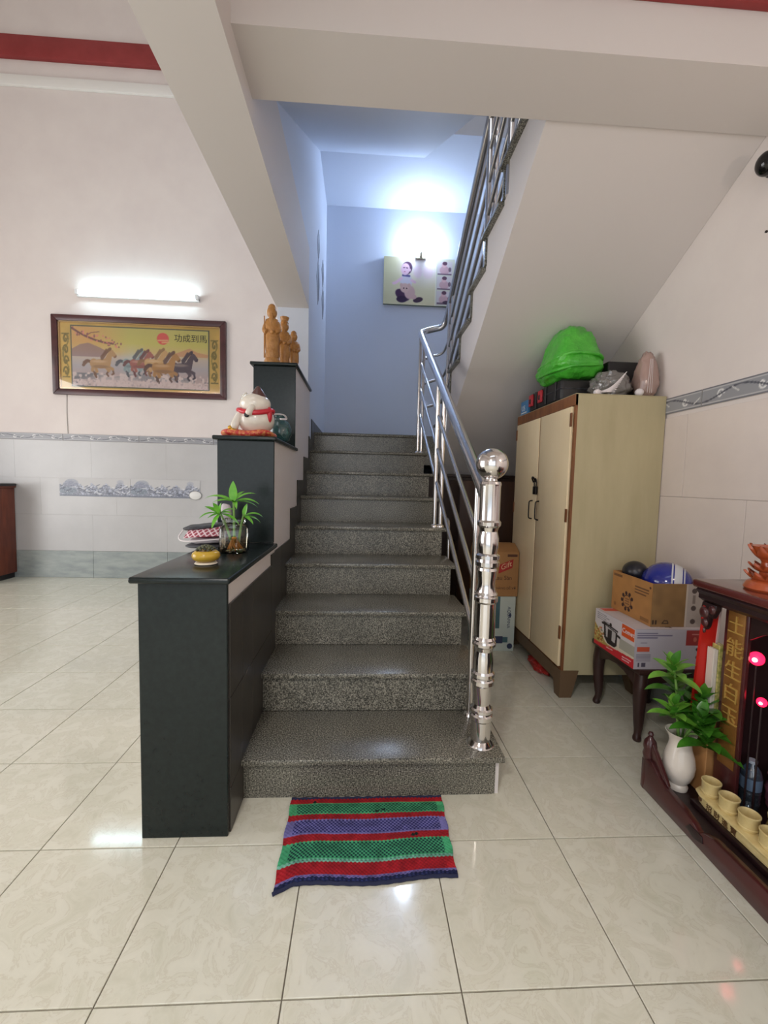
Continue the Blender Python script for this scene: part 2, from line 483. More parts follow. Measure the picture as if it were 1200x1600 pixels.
def border_print(nx, ny):
    p = Print(nx, ny, (150, 150, 154))
    p.rect(0, 1, 0, 0.10, (118, 118, 124)); p.rect(0, 1, 0.90, 1, (118, 118, 124))
    p.rect(0, 1, 0.10, 0.14, (196, 194, 194)); p.rect(0, 1, 0.86, 0.90, (196, 194, 194))
    L = p.asp
    for k in range(4):
        c = (k + 0.5) / 4; s = 1 if k % 2 == 0 else -1
        sp = [(c + (0.26 - 0.024 * t) / L * 1.0 * math.cos(t * 0.8), 0.5 + s * (0.27 - 0.024 * t) * math.sin(t * 0.8)) for t in np.linspace(0, 9.6, 34)]
        p.line(sp, 0.05, (228, 226, 224))
        wv = [(c - 0.125 + 0.25 * t, 0.5 - s * 0.28 * math.cos(t * PI)) for t in np.linspace(0, 1, 14)]
        p.line(wv, 0.045, (84, 84, 94))
        p.line([(c + 0.075, 0.5 + s * 0.22), (c + 0.115, 0.5 - s * 0.05)], 0.035, (212, 210, 208))
    return p
M('border_body', (182, 180, 180), 0.3)
def border_tiles(parent, a0, a1, axis, face, z0, z1, pitch=0.8):
    a = a0
    while a < a1 - 0.01:
        b = min(a + pitch, a1); gp = 0.003
        m = MB()
        if axis == 'x': m.box(a + gp, b - gp, face - 0.008, face, z0, z1)
        else: m.box(face - 0.008, face, a + gp, b - gp, z0, z1)
        t = m.build('border_tile', 'border_body', parent)
        nx = max(20, int(190 * (b - a) / pitch))
        p = border_print(nx, 18)
        if axis == 'x': p.sheet('scroll_print', (a + gp, face - 0.0084, z0), (b - a - 2 * gp, 0, 0), (0, 0, z1 - z0), t, 0.3)
        else: p.sheet('scroll_print', (face - 0.0084, b - gp, z0), (0, -(b - a - 2 * gp), 0), (0, 0, z1 - z0), t, 0.3)
        a = b
border_tiles(wb, -4.04, XE, 'x', YB, 1.507, 1.577)
# decorative mural tiles, the same relief twice
def mural_print():
    p = Print(150, 44, (192, 190, 189))
    n1 = p.noise(7, 1); n2 = p.noise(16, 2); n3 = p.noise(30, 5)
    top = 0.60 + 0.30 * np.exp(-((p.U - 0.16) / 0.10) ** 2) + 0.26 * np.exp(-((p.U - 0.86) / 0.055) ** 2) + 0.12 * np.sin(p.U * 31) * (p.U > .3) * (p.U < .8) + 0.2 * (n2 - .5)
    a = np.clip((top - p.V) / 0.06, 0, 1)
    base = 150 + 55 * (n2 - 0.5) + 70 * (n3 - 0.5) + 18 * (n1 - 0.5)
    col = np.stack([base * 0.98, base, base * 1.08], -1)
    p.c = p.c * (1 - a[..., None]) + col * a[..., None]
    p.ell(0.17, 0.72, 0.095, 0.22, (140, 144, 160), 0.55); p.ell(0.86, 0.80, 0.05, 0.13, (164, 166, 178), 0.6); p.ell(0.12, 0.3, 0.12, 0.2, (128, 142, 152), 0.5)
    for k in range(46):
        x, y = p.rng.random() * 0.95, 0.12 + p.rng.random() * 0.5
        p.line([(x, y), (x + 0.03 + 0.03 * p.rng.random(), y + (p.rng.random() - 0.5) * 0.3)], 0.022, (94, 98, 112) if k % 3 else (220, 220, 222), 0.75)
    p.line([(0, 0.04), (1, 0.05)], 0.05, (120, 124, 136), 0.8)
    return p
for x0 in (-3.29, -2.54):
    m = MB().box(x0 + 0.001, x0 + 0.749, YB - 0.010, YB - 0.005, 0.905, 1.105).build('mural_tile', 'border_body', wb)
    mural_print().sheet('relief_print', (x0 + 0.001, YB - 0.0105, 0.905), (0.748, 0, 0), (0, 0, 0.2), m, 0.35)
# white cornice and the red painted band high on the wall
MB().box(XLW, XE, YB - 0.03, YB, 5.07, 5.17, 0.004).build('trim_1', 'white_trim', kind='structure')
MB().box(XLW, XE, YB - 0.05, YB, 5.33, 5.53, 0.004).build('trim_2', 'red_paint', kind='structure')

# ---- right wall with dado and border
wr = MB().box(XW, XW + 0.15, YF - 0.2, YB, -0.12, ZC).build('wall_right', 'wall_paint', kind='structure')
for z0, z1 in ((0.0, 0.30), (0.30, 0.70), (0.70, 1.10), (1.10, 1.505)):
    wall_tiles(wr, 'dado_tile', 'skirting_marble' if z0 == 0 else 'dado_tile_lightened', -0.4 - (0.35 if z0 == 0.7 else 0), 4.4, z0, z1, XW, 'y', 0.8, 0.006, 0.0009)
border_tiles(wr, 0.32, 3.0, 'y', XW, 1.525, 1.605)

# ---- the walls that close the hall behind the camera
lw = MB(); lw.box(XLW - 0.15, XLW, YF - 0.2, -0.2, -0.12, ZC); lw.box(XLW - 0.15, XLW, 3.2, YB, -0.12, ZC); lw.box(XLW - 0.15, XLW, -0.2, 3.2, 2.9, ZC)  # side opening added for the fill light
lw.build('wall_left', 'wall_paint', kind='structure')
fw = MB(); fw.box(XLW - 0.15, -4.1, YF - 0.2, YF, -0.12, ZC); fw.box(0.9, XW + 0.15, YF - 0.2, YF, -0.12, ZC); fw.box(-4.1, 0.9, YF - 0.2, YF, 3.35, ZC)
fw.build('wall_front', 'wall_paint', kind='structure')
ce = MB(); ce.box(XLW - 0.15, -2.6, YF - 0.2, YB + 0.2, ZC, ZC + 0.15); ce.box(1.0, XW + 0.15, YF - 0.2, YB + 0.2, ZC, ZC + 0.15); ce.box(-2.6, 1.0, YF - 0.2, -2.4, ZC, ZC + 0.15); ce.box(-2.6, 1.0, 1.2, YB + 0.2, ZC, ZC + 0.15)  # roof opening added for the fill light
ce.build('ceiling', 'ceiling_paint', kind='structure')

# ---- beams
XR = lambda y: -0.405 - 0.009 * (y - 1.29)
MB().box(-0.676, -0.432, YF, 3.37, 2.455, 2.90).build('ceiling_beam', 'stair_white', kind='structure')
cb = MB().box(-0.432, XW, 1.43, 1.69, 2.54, 2.90).build('ceiling_beam', 'stair_white', kind='structure')
MB().box(-0.676, XW, 0.55, 1.69, 2.90, 3.05).build('ceiling_shade_slab', 'stair_white', kind='structure')  # unseen slab added to keep the roof fill off the beam front
MB().box(-0.432, XW, 1.405, 1.43, 2.705, 2.90, 0.003).build('trim_3', 'red_paint', kind='structure')
# wall between the room and the stairwell
sw = MB(); sw.prism([(3.37, 0.0), (YB, 0.0), (YB, ZC), (1.69, ZC), (1.69, 2.90), (3.37, 2.90)], -0.669, -0.432, 'x')
stw = sw.build('wall_stair', 'stairwell_paint', kind='structure')
# upper landing and the flight above the first one, seen from below
MB().box(-0.432, XW, 3.77, YB, 4.10, 4.26).build('ceiling_landing', 'stairwell_paint', kind='structure')
uf = MB(); uf.prism([(4.05, 4.10), (4.05, 4.26), (1.69, 2.90), (1.69, 2.63)], -0.432, 0.515, 'x')
uf.build('ceiling_flight', 'stairwell_paint', kind='structure')
MB().box(0.50, 0.545, 3.74, 3.775, 4.09, 4.12).build('trim_4', 'dark_granite', kind='structure')

# ================================================================== THE STAIRCASE
R1, RZ, GO, Y1 = 0.16, 0.175, 0.292, 1.455
ZT = lambda k: R1 + RZ * (k - 1)
YR = lambda k: Y1 + GO * (k - 1)
st = thing('staircase', 'grey speckled granite stairs rising from the floor to the landing', 'stairs', (0.05, Y1, 0))
core = [(Y1 + 0.02, 0.0)]
for k in range(1, 10):
    core += [(YR(k) + 0.02, ZT(k) - 0.022)]
    if k < 9: core += [(YR(k + 1) + 0.02, ZT(k) - 0.022)]
core += [(YR(9) + 0.30, ZT(9) - 0.022), (YR(9) + 0.30, 1.30), (YR(9), 1.30), (YR(9), 0.0)]
MB().prism(core, -0.404, 0.509, 'x').build('stair_body', 'stair_granite', st)
MB().box(0.5125, 0.526, Y1 + 0.004, Y1 + 0.27, 0.0, ZT(1) - 0.023).build('side_plaster', 'stair_white', st)
for k in range(1, 10):
    y = YR(k)
    z0 = 0.0 if k == 1 else ZT(k - 1)
    MB().box(XR(y) - 0.003, 0.512, y, y + 0.02, z0, ZT(k) - 0.022).build('riser', 'stair_granite', st)
    ye = YR(k + 1) if k < 9 else YB
    if k < 9:
        MB().box(XR(y) - 0.003, 0.538, y - 0.03, ye, ZT(k) - 0.022, ZT(k), 0.005, 2).build('tread', 'stair_granite', st)
    else:
        MB().box(XR(y) - 0.006, 0.538, y - 0.03, y + 0.3, ZT(k) - 0.022, ZT(k), 0.005, 2).build('tread', 'stair_granite', st)
ld = thing('stair_landing', 'granite half landing in front of the blue-lit stairwell wall', 'landing', (0.5, 4.3, 1.30))
MB().box(-0.425, XW, YR(9) + 0.31, YB, 1.30, ZT(9)).build('slab', 'stair_granite', ld)
MB().box(0.54, XW, YR(9) + 0.02, YR(9) + 0.305, 1.30, ZT(9)).build('edge_slab', 'stair_granite', ld)
# flight from the landing back over the wardrobe
u2 = thing('upper_staircase', 'white upper stair flight sloping overhead above the wardrobe', 'stairs', (1.13, 2.6, 1.56))
UM = lambda m: 4.223 - 0.292 * m
UZ = lambda m: 1.504 + 0.175 * m
prof = [(UM(1), 1.30), (UM(1), 1.56)]
for m_ in range(1, 8):
    prof += [(UM(m_), UZ(m_) - 0.022), (UM(m_ + 1), UZ(m_) - 0.022)]
prof += [(1.695, UZ(7) - 0.022), (1.695, 3.572 - 0.6 * 1.695), (UM(1), 3.572 - 0.6 * UM(1))]
prof = [p for i, p in enumerate(prof) if i != 0]
MB().prism(prof, 0.685, XW - 0.001, 'x').build('stair_body', 'stair_white', u2)
for m_ in range(1, 8):
    MB().box(0.655, XW - 0.002, max(UM(m_ + 1), 1.70), UM(m_) + 0.03, UZ(m_) - 0.022, UZ(m_), 0.004, 1).build('tread', 'stair_granite', u2)
    MB().box(0.672, 0.685, UM(m_) - 0.014, UM(m_) + 0.004, UZ(m_) - 0.175, UZ(m_) - 0.022).build('riser_edge', 'stair_granite', u2)

# ---- the stepped parapet beside the stairs: three blocks, each with a black granite front and cap
blocks = [(1.29, 2.0, 0.82, 'low black granite-fronted parapet block nearest the viewer, beside the stairs'), (2.0, 2.65, 1.315, 'middle black granite-fronted parapet block under the lucky cat'), (2.65, 3.37, 1.825, 'tallest black granite-fronted parapet block under the carved figures')]
PA = []
M('dark_grout', (100, 92, 84), 0.8)
for (a, b, zt, lab) in blocks:
    xr = XR(a)
    pa = thing('parapet_block', lab, 'parapet', (-0.54, (a + b) / 2, 0), 'stepped parapet blocks beside the stairs'); PA.append(pa)
    MB().box(-0.669, xr, a + 0.014, b - 0.001, 0.0, zt).build('wall_block', 'stair_white', pa)
    z0 = 0.0 if a < 1.5 else {2.0: 0.82, 2.65: 1.315}[a] + 0.02
    MB().box(-0.669, xr + 0.002, a, a + 0.014, z0, zt, 0.002, 1).build('front_panel', 'dark_granite', pa)
    m = MB(); m.box(-0.686, xr + 0.016, a - 0.024, b - 0.003 if a < 2.6 else 3.37, zt, zt + 0.02, 0.007, 3)
    m.build('cap', 'dark_granite', pa)
# dark tiles stepping up along the wall
def sk(y0, y1, z0, z1, x, pa):
    MB().box(x, x + 0.006, y0 + 0.0012, y1 - 0.0012, z0 + 0.0012, z1 - 0.0012, 0.001, 1).build('skirting_tile', 'dark_tile', pa)
xs = XR(1.29)
for i_ in range(1): 
    MB().box(xs, xs + 0.003, 1.31, 2.0, 0.0, 0.75).build('tile_bed', 'dark_grout', PA[0])
for (y0, y1) in ((1.306, 1.44), (1.44, 1.58), (1.58, 1.91)):
    for (z0, z1) in ((0.0, 0.15), (0.15, 0.45), (0.45, 0.752)): sk(y0, y1, z0, z1, xs + 0.0005, PA[0])
sk(1.91, 1.999, 0.15, 0.80, xs + 0.0005, PA[0])
steps = [(2.001, 2.19, 0.45, 0.80, 2.0), (2.19, 2.46, 0.45, 0.80, 2.0), (2.46, 2.649, 0.60, 0.975, 2.0), (2.651, 2.75, 0.75, 0.975, 2.65), (2.75, 3.04, 0.86, 1.14, 2.65), (3.04, 3.31, 1.0, 1.307, 2.65), (3.31, 3.37, 1.2, 1.48, 2.65)]
for (y0, y1, z0, z1, yb) in steps: sk(y0, y1, z0, z1, XR(yb) + 0.0005, PA[1] if yb == 2.0 else PA[2])
for (y0, y1, z0, z1) in ((3.37, 3.59, 1.2, 1.48), (3.59, 3.80, 1.3, 1.65), (3.80, 4.60, 1.56, 1.65)): sk(y0, y1, z0, z1, -0.4315, stw)

# ================================================================== STEEL RAILING
rl = thing('stair_railing', 'polished stainless steel stair railing with a ball-topped newel post', 'railing', (0.469, 1.516, R1))
nx_, ny_ = 0.469, 1.516
def zpx(y): return float(np.interp(y, [744, 774, 1160], [1.17, 1.10, 0.16]))
prof = [(0.0005, 1166), (0.050, 1166), (0.052, 1162), (0.049, 1159), (0.045, 1156), (0.037, 1152), (0.037, 1122), (0.043, 1119), (0.043, 1113), (0.037, 1111), (0.042, 1107), (0.042, 1103), (0.036, 1101), (0.029, 1096), (0.034, 1080), (0.036, 1070), (0.037, 1066),
        (0.043, 1063), (0.043, 1057), (0.038, 1055), (0.043, 1051), (0.043, 1046), (0.036, 1043), (0.036, 1024), (0.031, 1012), (0.035, 1006), (0.042, 1003), (0.043, 999), (0.037, 996), (0.042, 993), (0.037, 989),
        (0.037, 937), (0.043, 934), (0.043, 928), (0.037, 926), (0.042, 923), (0.037, 920), (0.033, 914), (0.031, 906), (0.036, 894), (0.037, 887), (0.034, 883), (0.043, 880), (0.043, 874), (0.037, 872), (0.043, 869), (0.043, 864), (0.034, 861),
        (0.037, 852), (0.037, 838), (0.031, 828), (0.035, 822), (0.042, 819), (0.043, 814), (0.037, 811), (0.037, 760), (0.039, 757), (0.036, 753), (0.024, 751.5), (0.022, 748), (0.030, 747), (0.0005, 746.8)]
newel = MB().lathe([(r, zpx(y)) for r, y in prof], (nx_, ny_, 0), 40)
newel.xform(lambda v: (v.x, v.y, max(v.z, R1)))
newel = newel.build('newel_post', 'steel', rl, ang=18)
MB().ball((nx_ + 0.002, ny_, 1.213), 0.0575, seg=36, rings=24).build('ball_finial', 'steel', newel)
LX = 0.474
hand = smooth_path([(LX, 1.545, 1.072), (LX, 2.2, 1.487), (LX, 3.0, 1.995), (LX, 3.56, 2.352), (LX + 0.012, 3.64, 2.405), (LX + 0.05, 3.675, 2.43), (0.60, 3.685, 2.455), (0.655, 3.675, 2.47), (0.685, 3.64, 2.51), (0.69, 3.56, 2.575)], 5)
hand += [Vector((0.69, 3.0, 2.911)), Vector((0.69, 1.72, 3.68))]
MB().tube(hand, 0.026, 16).build('handrail', 'steel_satin', rl, ang=60)
def post(x, y, z0, z1, r=0.014, flange=True, name='post'):
    o = MB().tube([(x, y, z0), (x, y, z1)], r, 14).build(name, 'steel', rl, ang=60)
    if flange: MB().lathe([(r + 0.012, z0), (r + 0.012, z0 + 0.008), (r + 0.005, z0 + 0.018), (r, z0 + 0.02)], (x, y, 0), 20).build('flange', 'steel', o, ang=60)
hz = lambda y: 1.072 + (y - 1.545) * 0.635
post(0.474, 1.70, ZT(1), hz(1.70), 0.013)
post(0.468, 2.665, ZT(5), hz(2.665), 0.013); post(0.508, 2.67, ZT(5), hz(2.67) - 0.03, 0.014)
post(0.462, 3.55, ZT(8), hz(3.57) - 0.01, 0.013); post(0.496, 3.58, ZT(8), hz(3.58) - 0.06, 0.014)
for d in (0.222, 0.428, 0.635):
    MB().tube([(LX, 1.70, hz(1.70) - d), (LX, 2.68, hz(2.68) - d)], 0.0115, 12).build('rail', 'steel_satin', rl, ang=60)
    MB().tube(smooth_path([(LX, 2.70, hz(2.70) - d), (LX, 3.52, hz(3.52) - d), (LX + 0.02, 3.62, hz(3.6) - d + .02), (0.58, 3.65, hz(3.6) - d + 0.06), (0.665, 3.63, hz(3.6) - d + 0.09), (0.69, 3.52, hz(3.6) - d + 0.16)], 4), 0.0115, 12).build('rail', 'steel_satin', rl, ang=60)
UH = lambda y: 2.575 + (3.56 - y) * 0.6
for d in (0.18, 0.36, 0.54, 0.70):
    MB().tube([(0.69, 3.52, UH(3.52) - d), (0.69, 1.72, UH(1.72) - d)], 0.0125, 12).build('rail', 'steel_satin', rl, ang=60)
post(0.686, 3.50, UZ(2) - 0.3, UH(3.50), 0.015, False); post(0.70, 3.44, UZ(2), UH(3.44), 0.015, False)
post(0.69, 2.50, UZ(5), UH(2.50), 0.016, False); post(0.71, 2.44, UZ(5), UH(2.44), 0.016, False)
post(0.69, 2.14, UZ(6), UH(2.14), 0.016, False)

# ================================================================== LAMPS
M('lamp_white', (235, 238, 238), 0.5)
M('tube_glow', (255, 255, 255), 0.5, emit=((206, 242, 255), 15))
def tube_lamp(label, x0, x1, y, z, face, glow='tube_glow', group=None):
    """1.2 m fluorescent batten on a wall; face = -1 sits on a wall at larger y, +1 on a wall at smaller y"""
    yw = y - face * 0.0
    t = thing('tube_lamp', label, 'lamp', ((x0 + x1) / 2, y, z), group)
    m = MB(); m.box(x0, x1, min(y, y + face * 0.035), max(y, y + face * 0.035), z - 0.028, z + 0.006, 0.004, 2); m.build('batten', 'lamp_white', t)
    MB().tube([(x0 + 0.03, y + face * 0.052, z + 0.014), (x1 - 0.03, y + face * 0.052, z + 0.014)], 0.016, 14).build('tube', glow, t, ang=60)
    for xx in (x0, x1 - 0.03):
        MB().box(xx, xx + 0.03, min(y, y + face * 0.07), max(y, y + face * 0.07), z - 0.016, z + 0.034, 0.005, 2).build('socket', 'lamp_white', t)
    return t
tube_lamp('lit white fluorescent tube on the wall above the horse picture', -3.04, -1.78, YB, 3.045, -1)
M('tube_glow_front', (255, 255, 255), 0.5, emit=((255, 244, 232), 22))
tube_lamp('lit fluorescent tube on the street-side wall, unseen behind the viewer', -5.3, -4.15, YF, 3.6, 1, 'tube_glow_front')  # unseen tube added where the picture glass reflects one
# bulb on the stairwell wall
bl = thing('wall_bulb', 'bright round bulb lighting the stairwell wall above the baby picture', 'lamp', (0.594, YB, 3.66))
M('bulb_glow', (255, 255, 255), 0.5, emit=((204, 225, 255), 125))
M('socket_cream', (214, 206, 180), 0.5)
MB().box(0.54, 0.648, YB - 0.045, YB, 3.575, 3.63, 0.006, 2).build('socket_box', 'socket_cream', bl)
MB().lathe([(0.016, 3.63), (0.018, 3.645), (0.030, 3.668), (0.040, 3.70), (0.042, 3.725), (0.036, 3.752), (0.02, 3.77), (0.0005, 3.775)], (0.594, YB - 0.075, 0), 24).build('bulb', 'bulb_glow', bl, ang=60)
MB().tube([(0.594, YB - 0.04, 3.60), (0.594, YB - 0.065, 3.60), (0.594, YB - 0.075, 3.61), (0.594, YB - 0.075, 3.635)], 0.014, 12).build('holder', 'socket_cream', bl)

# pendant added as unseen fill, shaded to keep its light below the beam
pd = thing('fill_pendant', 'shaded pendant added as unseen fill light, hung from the beam beside the viewer', 'lamp', (-0.55, -0.5, 2.455))
MB().tube([(-0.55, -0.5, 2.455), (-0.55, -0.5, 2.30)], 0.004, 8).build('cord', 'lamp_white', pd)
MB().lathe([(0.03, 2.31), (0.045, 2.30), (0.16, 2.18), (0.165, 2.175), (0.16, 2.172), (0.045, 2.29), (0.03, 2.30)], (-0.55, -0.5, 0), 28).build('shade', 'lamp_white', pd)
pld = bpy.data.lights.new('fill_pendant_light', 'AREA'); pld.shape = 'DISK'; pld.size = 0.28; pld.energy = 13; pld.color = (1.0, 0.95, 0.91)
plo = bpy.data.objects.new('fill_pendant_light', pld); C.objects.link(plo); plo.location = (-0.55, -0.5, 2.17)
# ================================================================== PICTURE OF HORSES
fr = thing('framed_picture', 'wide dark-framed picture of running horses with a gold border', 'picture', (-2.40, YB, 2.40))
X0, X1, Z0, Z1 = -3.311, -1.497, 1.993, 2.826
M('frame_wood', (58, 34, 36), 0.3, noise=(8, 0.3, 0.7), col2=(84, 46, 46), stretch=(0.3, 1, 1))
fm = MB(); fw_ = 0.062
def frame_side(m, a, b, c, d):
    m.prism([a, b, c, d], YB - 0.04, YB, 'y', 0.006)
frame_side(fm, (X0, Z1), (X1, Z1), (X1 - fw_, Z1 - fw_), (X0 + fw_, Z1 - fw_))
frame_side(fm, (X0, Z0), (X1, Z0), (X1 - fw_, Z0 + fw_), (X0 + fw_, Z0 + fw_))
frame_side(fm, (X0, Z0), (X0, Z1), (X0 + fw_, Z1 - fw_), (X0 + fw_, Z0 + fw_))
frame_side(fm, (X1, Z0), (X1, Z1), (X1 - fw_, Z1 - fw_), (X1 - fw_, Z0 + fw_))
fm.build('frame', 'frame_wood', fr)
M('gold_edge', (226, 190, 130), 0.3, metal=0.6)
ge = MB()
for (a, b, c, d) in ((X0 + fw_, X1 - fw_, Z1 - fw_ - 0.012, Z1 - fw_), (X0 + fw_, X1 - fw_, Z0 + fw_, Z0 + fw_ + 0.012), (X0 + fw_, X0 + fw_ + 0.012, Z0 + fw_, Z1 - fw_), (X1 - fw_ - 0.012, X1 - fw_, Z0 + fw_, Z1 - fw_)):
    ge.box(a, b, YB - 0.026, YB - 0.006, c, d)
ge.build('gold_slip', 'gold_edge', fr)
# mat with scroll ornaments
mt = Print(230, 96, (206, 172, 92))
n = mt.noise(5, 4)
mt.c *= (0.93 + 0.14 * n)[..., None]
def scroll(p, cu, v0, v1, wu):
    p.line([(cu - wu, v0), (cu + wu, v0)], 0.008, (120, 104, 52)); p.line([(cu - wu, v1), (cu + wu, v1)], 0.008, (120, 104, 52))
    N = 4
    for k in range(N):
        c = v0 + (v1 - v0) * (k + 0.5) / N; s = 1 if k % 2 else -1
        sp = [(cu + s * wu * 0.75 * (1 - t / 11) * math.cos(t * 0.75), c + (v1 - v0) / N * 0.52 * (1 - t / 11) * math.sin(t * 0.75)) for t in np.linspace(0, 9, 26)]
        p.line(sp, 0.012, (112, 100, 50), 0.9)
    p.line([(cu + wu * 0.8 * math.sin(t * 9), v0 + (v1 - v0) * t) for t in np.linspace(0, 1, 40)], 0.009, (134, 118, 60), 0.9)
scroll(mt, 0.040, 0.18, 0.82, 0.021); scroll(mt, 0.960, 0.16, 0.80, 0.021)
mt.c = np.clip(mt.c * 1.12 + 6, 0, 255)
mt.sheet('mat_board', (X0 + fw_, YB - 0.012, Z0 + fw_), (X1 - X0 - 2 * fw_, 0, 0), (0, 0, Z1 - Z0 - 2 * fw_), fr, 0.55)
# the print
PX0, PX1, PZ0, PZ1 = -3.115, -1.69, 2.095, 2.715
M('print_edge', (110, 112, 92), 0.5)
pe = MB(); pe.box(PX0 - 0.012, PX1 + 0.012, YB - 0.017, YB - 0.013, PZ0 - 0.012, PZ1 + 0.012); pe.build('print_border', 'print_edge', fr)
hp = Print(300, 130, (220, 200, 150))
hp.vgrad([(0, (196, 172, 164)), (0.18, (190, 168, 166)), (0.34, (186, 178, 180)), (0.50, (206, 190, 176)), (0.60, (214, 190, 128)), (0.74, (206, 196, 108)), (1.0, (200, 190, 110))])
wl = np.clip((0.42 - hp.U) / 0.3, 0, 1) * np.clip((hp.V - 0.5) / 0.25, 0, 1)
hp.blend(wl * 0.75, (222, 164, 104))
hp.blend(np.clip(1 - np.abs(hp.U - 0.44) / 0.1, 0, 1) * np.clip(1 - np.abs(hp.V - 0.42) / 0.34, 0, 1) * 0.7, (196, 212, 206))
hp.poly([(0, 0.62), (0.06, 0.70), (0.12, 0.73), (0.2, 0.66), (0.27, 0.58), (0.2, 0.5), (0, 0.5)], (150, 120, 124), 0.75)
hp.poly([(0.72, 0.58), (0.80, 0.64), (0.86, 0.70), (0.92, 0.63), (1, 0.6), (1, 0.55), (0.72, 0.55)], (204, 150, 112), 0.8)
hp.line([(0, 0.97), (0.05, 0.90), (0.10, 0.84), (0.17, 0.78), (0.24, 0.74), (0.30, 0.73)], 0.016, (112, 66, 74), 0.85)
hp.line([(0.10, 0.84), (0.14, 0.90), (0.2, 0.92)], 0.008, (140, 84, 80), 0.8)
for k in range(46):
    x = 0.01 + 0.36 * hp.rng.random(); hp.ell(x, 0.92 - 0.6 * x + 0.14 * (hp.rng.random() - 0.5), 0.006, 0.016, (226, 138, 128) if k % 2 else (150, 86, 96), 0.75)
# sea and foam
hp.poly([(0, 0.22), (0.2, 0.22), (0.3, 0.17), (0.4, 0.2), (0.4, 0.11), (0, 0.11)], (110, 110, 116), 0.85)
hp.poly([(0.36, 0.22), (0.6, 0.22), (0.7, 0.16), (0.8, 0.2), (0.9, 0.16), (0.9, 0.1), (0.36, 0.12)], (132, 130, 136), 0.7)
foam = hp.noise(22, 8) * np.clip((0.30 - hp.V) / 0.1, 0, 1)
hp.blend(np.clip((foam - 0.42) * 4, 0, 1) * 0.9, (226, 208, 202)); hp.blend(np.clip((hp.noise(34, 9) * np.clip((0.26 - hp.V) / 0.1, 0, 1) - 0.66) * 5, 0, 1), (126, 112, 122))
hp.ell(0.30, 0.08, 0.2, 0.1, (216, 196, 192), 0.7, soft=0.7); hp.ell(0.72, 0.05, 0.25, 0.08, (214, 192, 188), 0.7, soft=0.7)
# sun
hp.ell(0.665, 0.845, 0.044, 0.100, (222, 92, 84), 1.0, soft=0.08); hp.line([(0.63, 0.815), (0.70, 0.82)], 0.013, (228, 176, 128), 0.9); hp.line([(0.66, 0.78), (0.71, 0.79)], 0.012, (226, 184, 126), 0.9)
def horse(x, y, s, body, dark, flip=1):
    A = hp.asp
    def q(a, b): return (x + flip * a * s / A, y + b * s)
    hp.line([q(-0.34, 0.06), q(-0.46, 0.10), q(-0.56, 0.02), q(-0.62, -0.06)], 0.055 * s, dark, 0.9)
    hp.line([q(-0.40, 0.10), q(-0.52, 0.12), q(-0.62, 0.04)], 0.03 * s, dark, 0.8)
    for leg in ([(-0.26, -0.06), (-0.30, -0.24), (-0.20, -0.36), (-0.16, -0.48)], [(-0.20, -0.10), (-0.14, -0.28), (-0.22, -0.40), (-0.16, -0.50)], [(0.20, -0.10), (0.30, -0.24), (0.22, -0.36), (0.28, -0.44)], [(0.24, -0.08), (0.44, -0.18), (0.48, -0.34), (0.42, -0.38)]):
        hp.line([q(*p) for p in leg], 0.034 * s, dark, 0.95)
        hp.line([q(*p) for p in leg[:2]], 0.06 * s, body, 0.95)
    hp.ell(x, y, 0.34 * s / A, 0.17 * s, body, 1.0, soft=0.1); hp.ell(x + flip * 0.20 * s / A, y + 0.02 * s, 0.16 * s / A, 0.19 * s, body, 1.0, soft=0.1)
    hp.ell(x - flip * 0.24 * s / A, y + 0.02 * s, 0.15 * s / A, 0.17 * s, body, 1.0, soft=0.1)
    hp.poly([q(0.10, 0.10), q(0.26, 0.36), q(0.36, 0.50), q(0.46, 0.46), q(0.42, 0.26), q(0.36, -0.06)], body, 1.0)
    hp.poly([q(0.34, 0.52), q(0.46, 0.52), q(0.60, 0.34), q(0.58, 0.24), q(0.50, 0.24), q(0.36, 0.36)], body, 1.0)
    hp.line([q(0.57, 0.30), q(0.52, 0.26)], 0.03 * s, dark, 0.7); hp.line([q(0.38, 0.52), q(0.38, 0.60)], 0.025 * s, body, 1.0)
    hp.line([q(0.06, 0.20), q(0.14, 0.32), q(0.24, 0.46), q(0.36, 0.56)], 0.055 * s, dark, 0.85)
    hp.line([q(0.02, 0.26), q(0.12, 0.38), q(0.22, 0.54)], 0.03 * s, dark, 0.7)
    hp.ell(x, y - 0.10 * s, 0.30 * s / A, 0.06 * s, dark, 0.35, soft=0.6); hp.ell(x - flip * 0.05 * s / A, y + 0.09 * s, 0.26 * s / A, 0.05 * s, (236, 214, 184), 0.35, soft=0.7)
horse(0.205, 0.38, 0.46, (190, 150, 104), (120, 84, 64))
horse(0.44, 0.40, 0.44, (150, 168, 170), (84, 88, 96))
horse(0.49, 0.40, 0.42, (170, 102, 92), (110, 62, 62))
horse(0.60, 0.42, 0.44, (206, 166, 112), (150, 110, 74))
horse(0.80, 0.36, 0.48, (84, 72, 84), (56, 48, 62))
horse(0.665, 0.34, 0.50, (184, 134, 78), (94, 66, 60))
hp.blend(np.clip((hp.noise(40, 12) * np.clip((0.15 - hp.V) / 0.06, 0, 1) - 0.3) * 3, 0, 1) * 0.85, (220, 200, 196))
hp.c = np.clip(hp.c * 1.08 + 12, 0, 255)
hp.sheet('horse_print', (PX0, YB - 0.0175, PZ0), (PX1 - PX0, 0, 0), (0, 0, PZ1 - PZ0), fr, 0.45)
M('ink', (44, 36, 30), 0.6)
lettering('calligraphy', '功成到馬', (-2.05, YB - 0.018, 2.60), (1, 0, 0), (0, 0, 1), 0.088, 'ink', fr)
clear_mat('picture_glass', refl=0.0)
MB().box(X0 + fw_, X1 - fw_, YB - 0.0275, YB - 0.0265, Z0 + fw_, Z1 - fw_).build('glass_pane', 'picture_glass', fr)

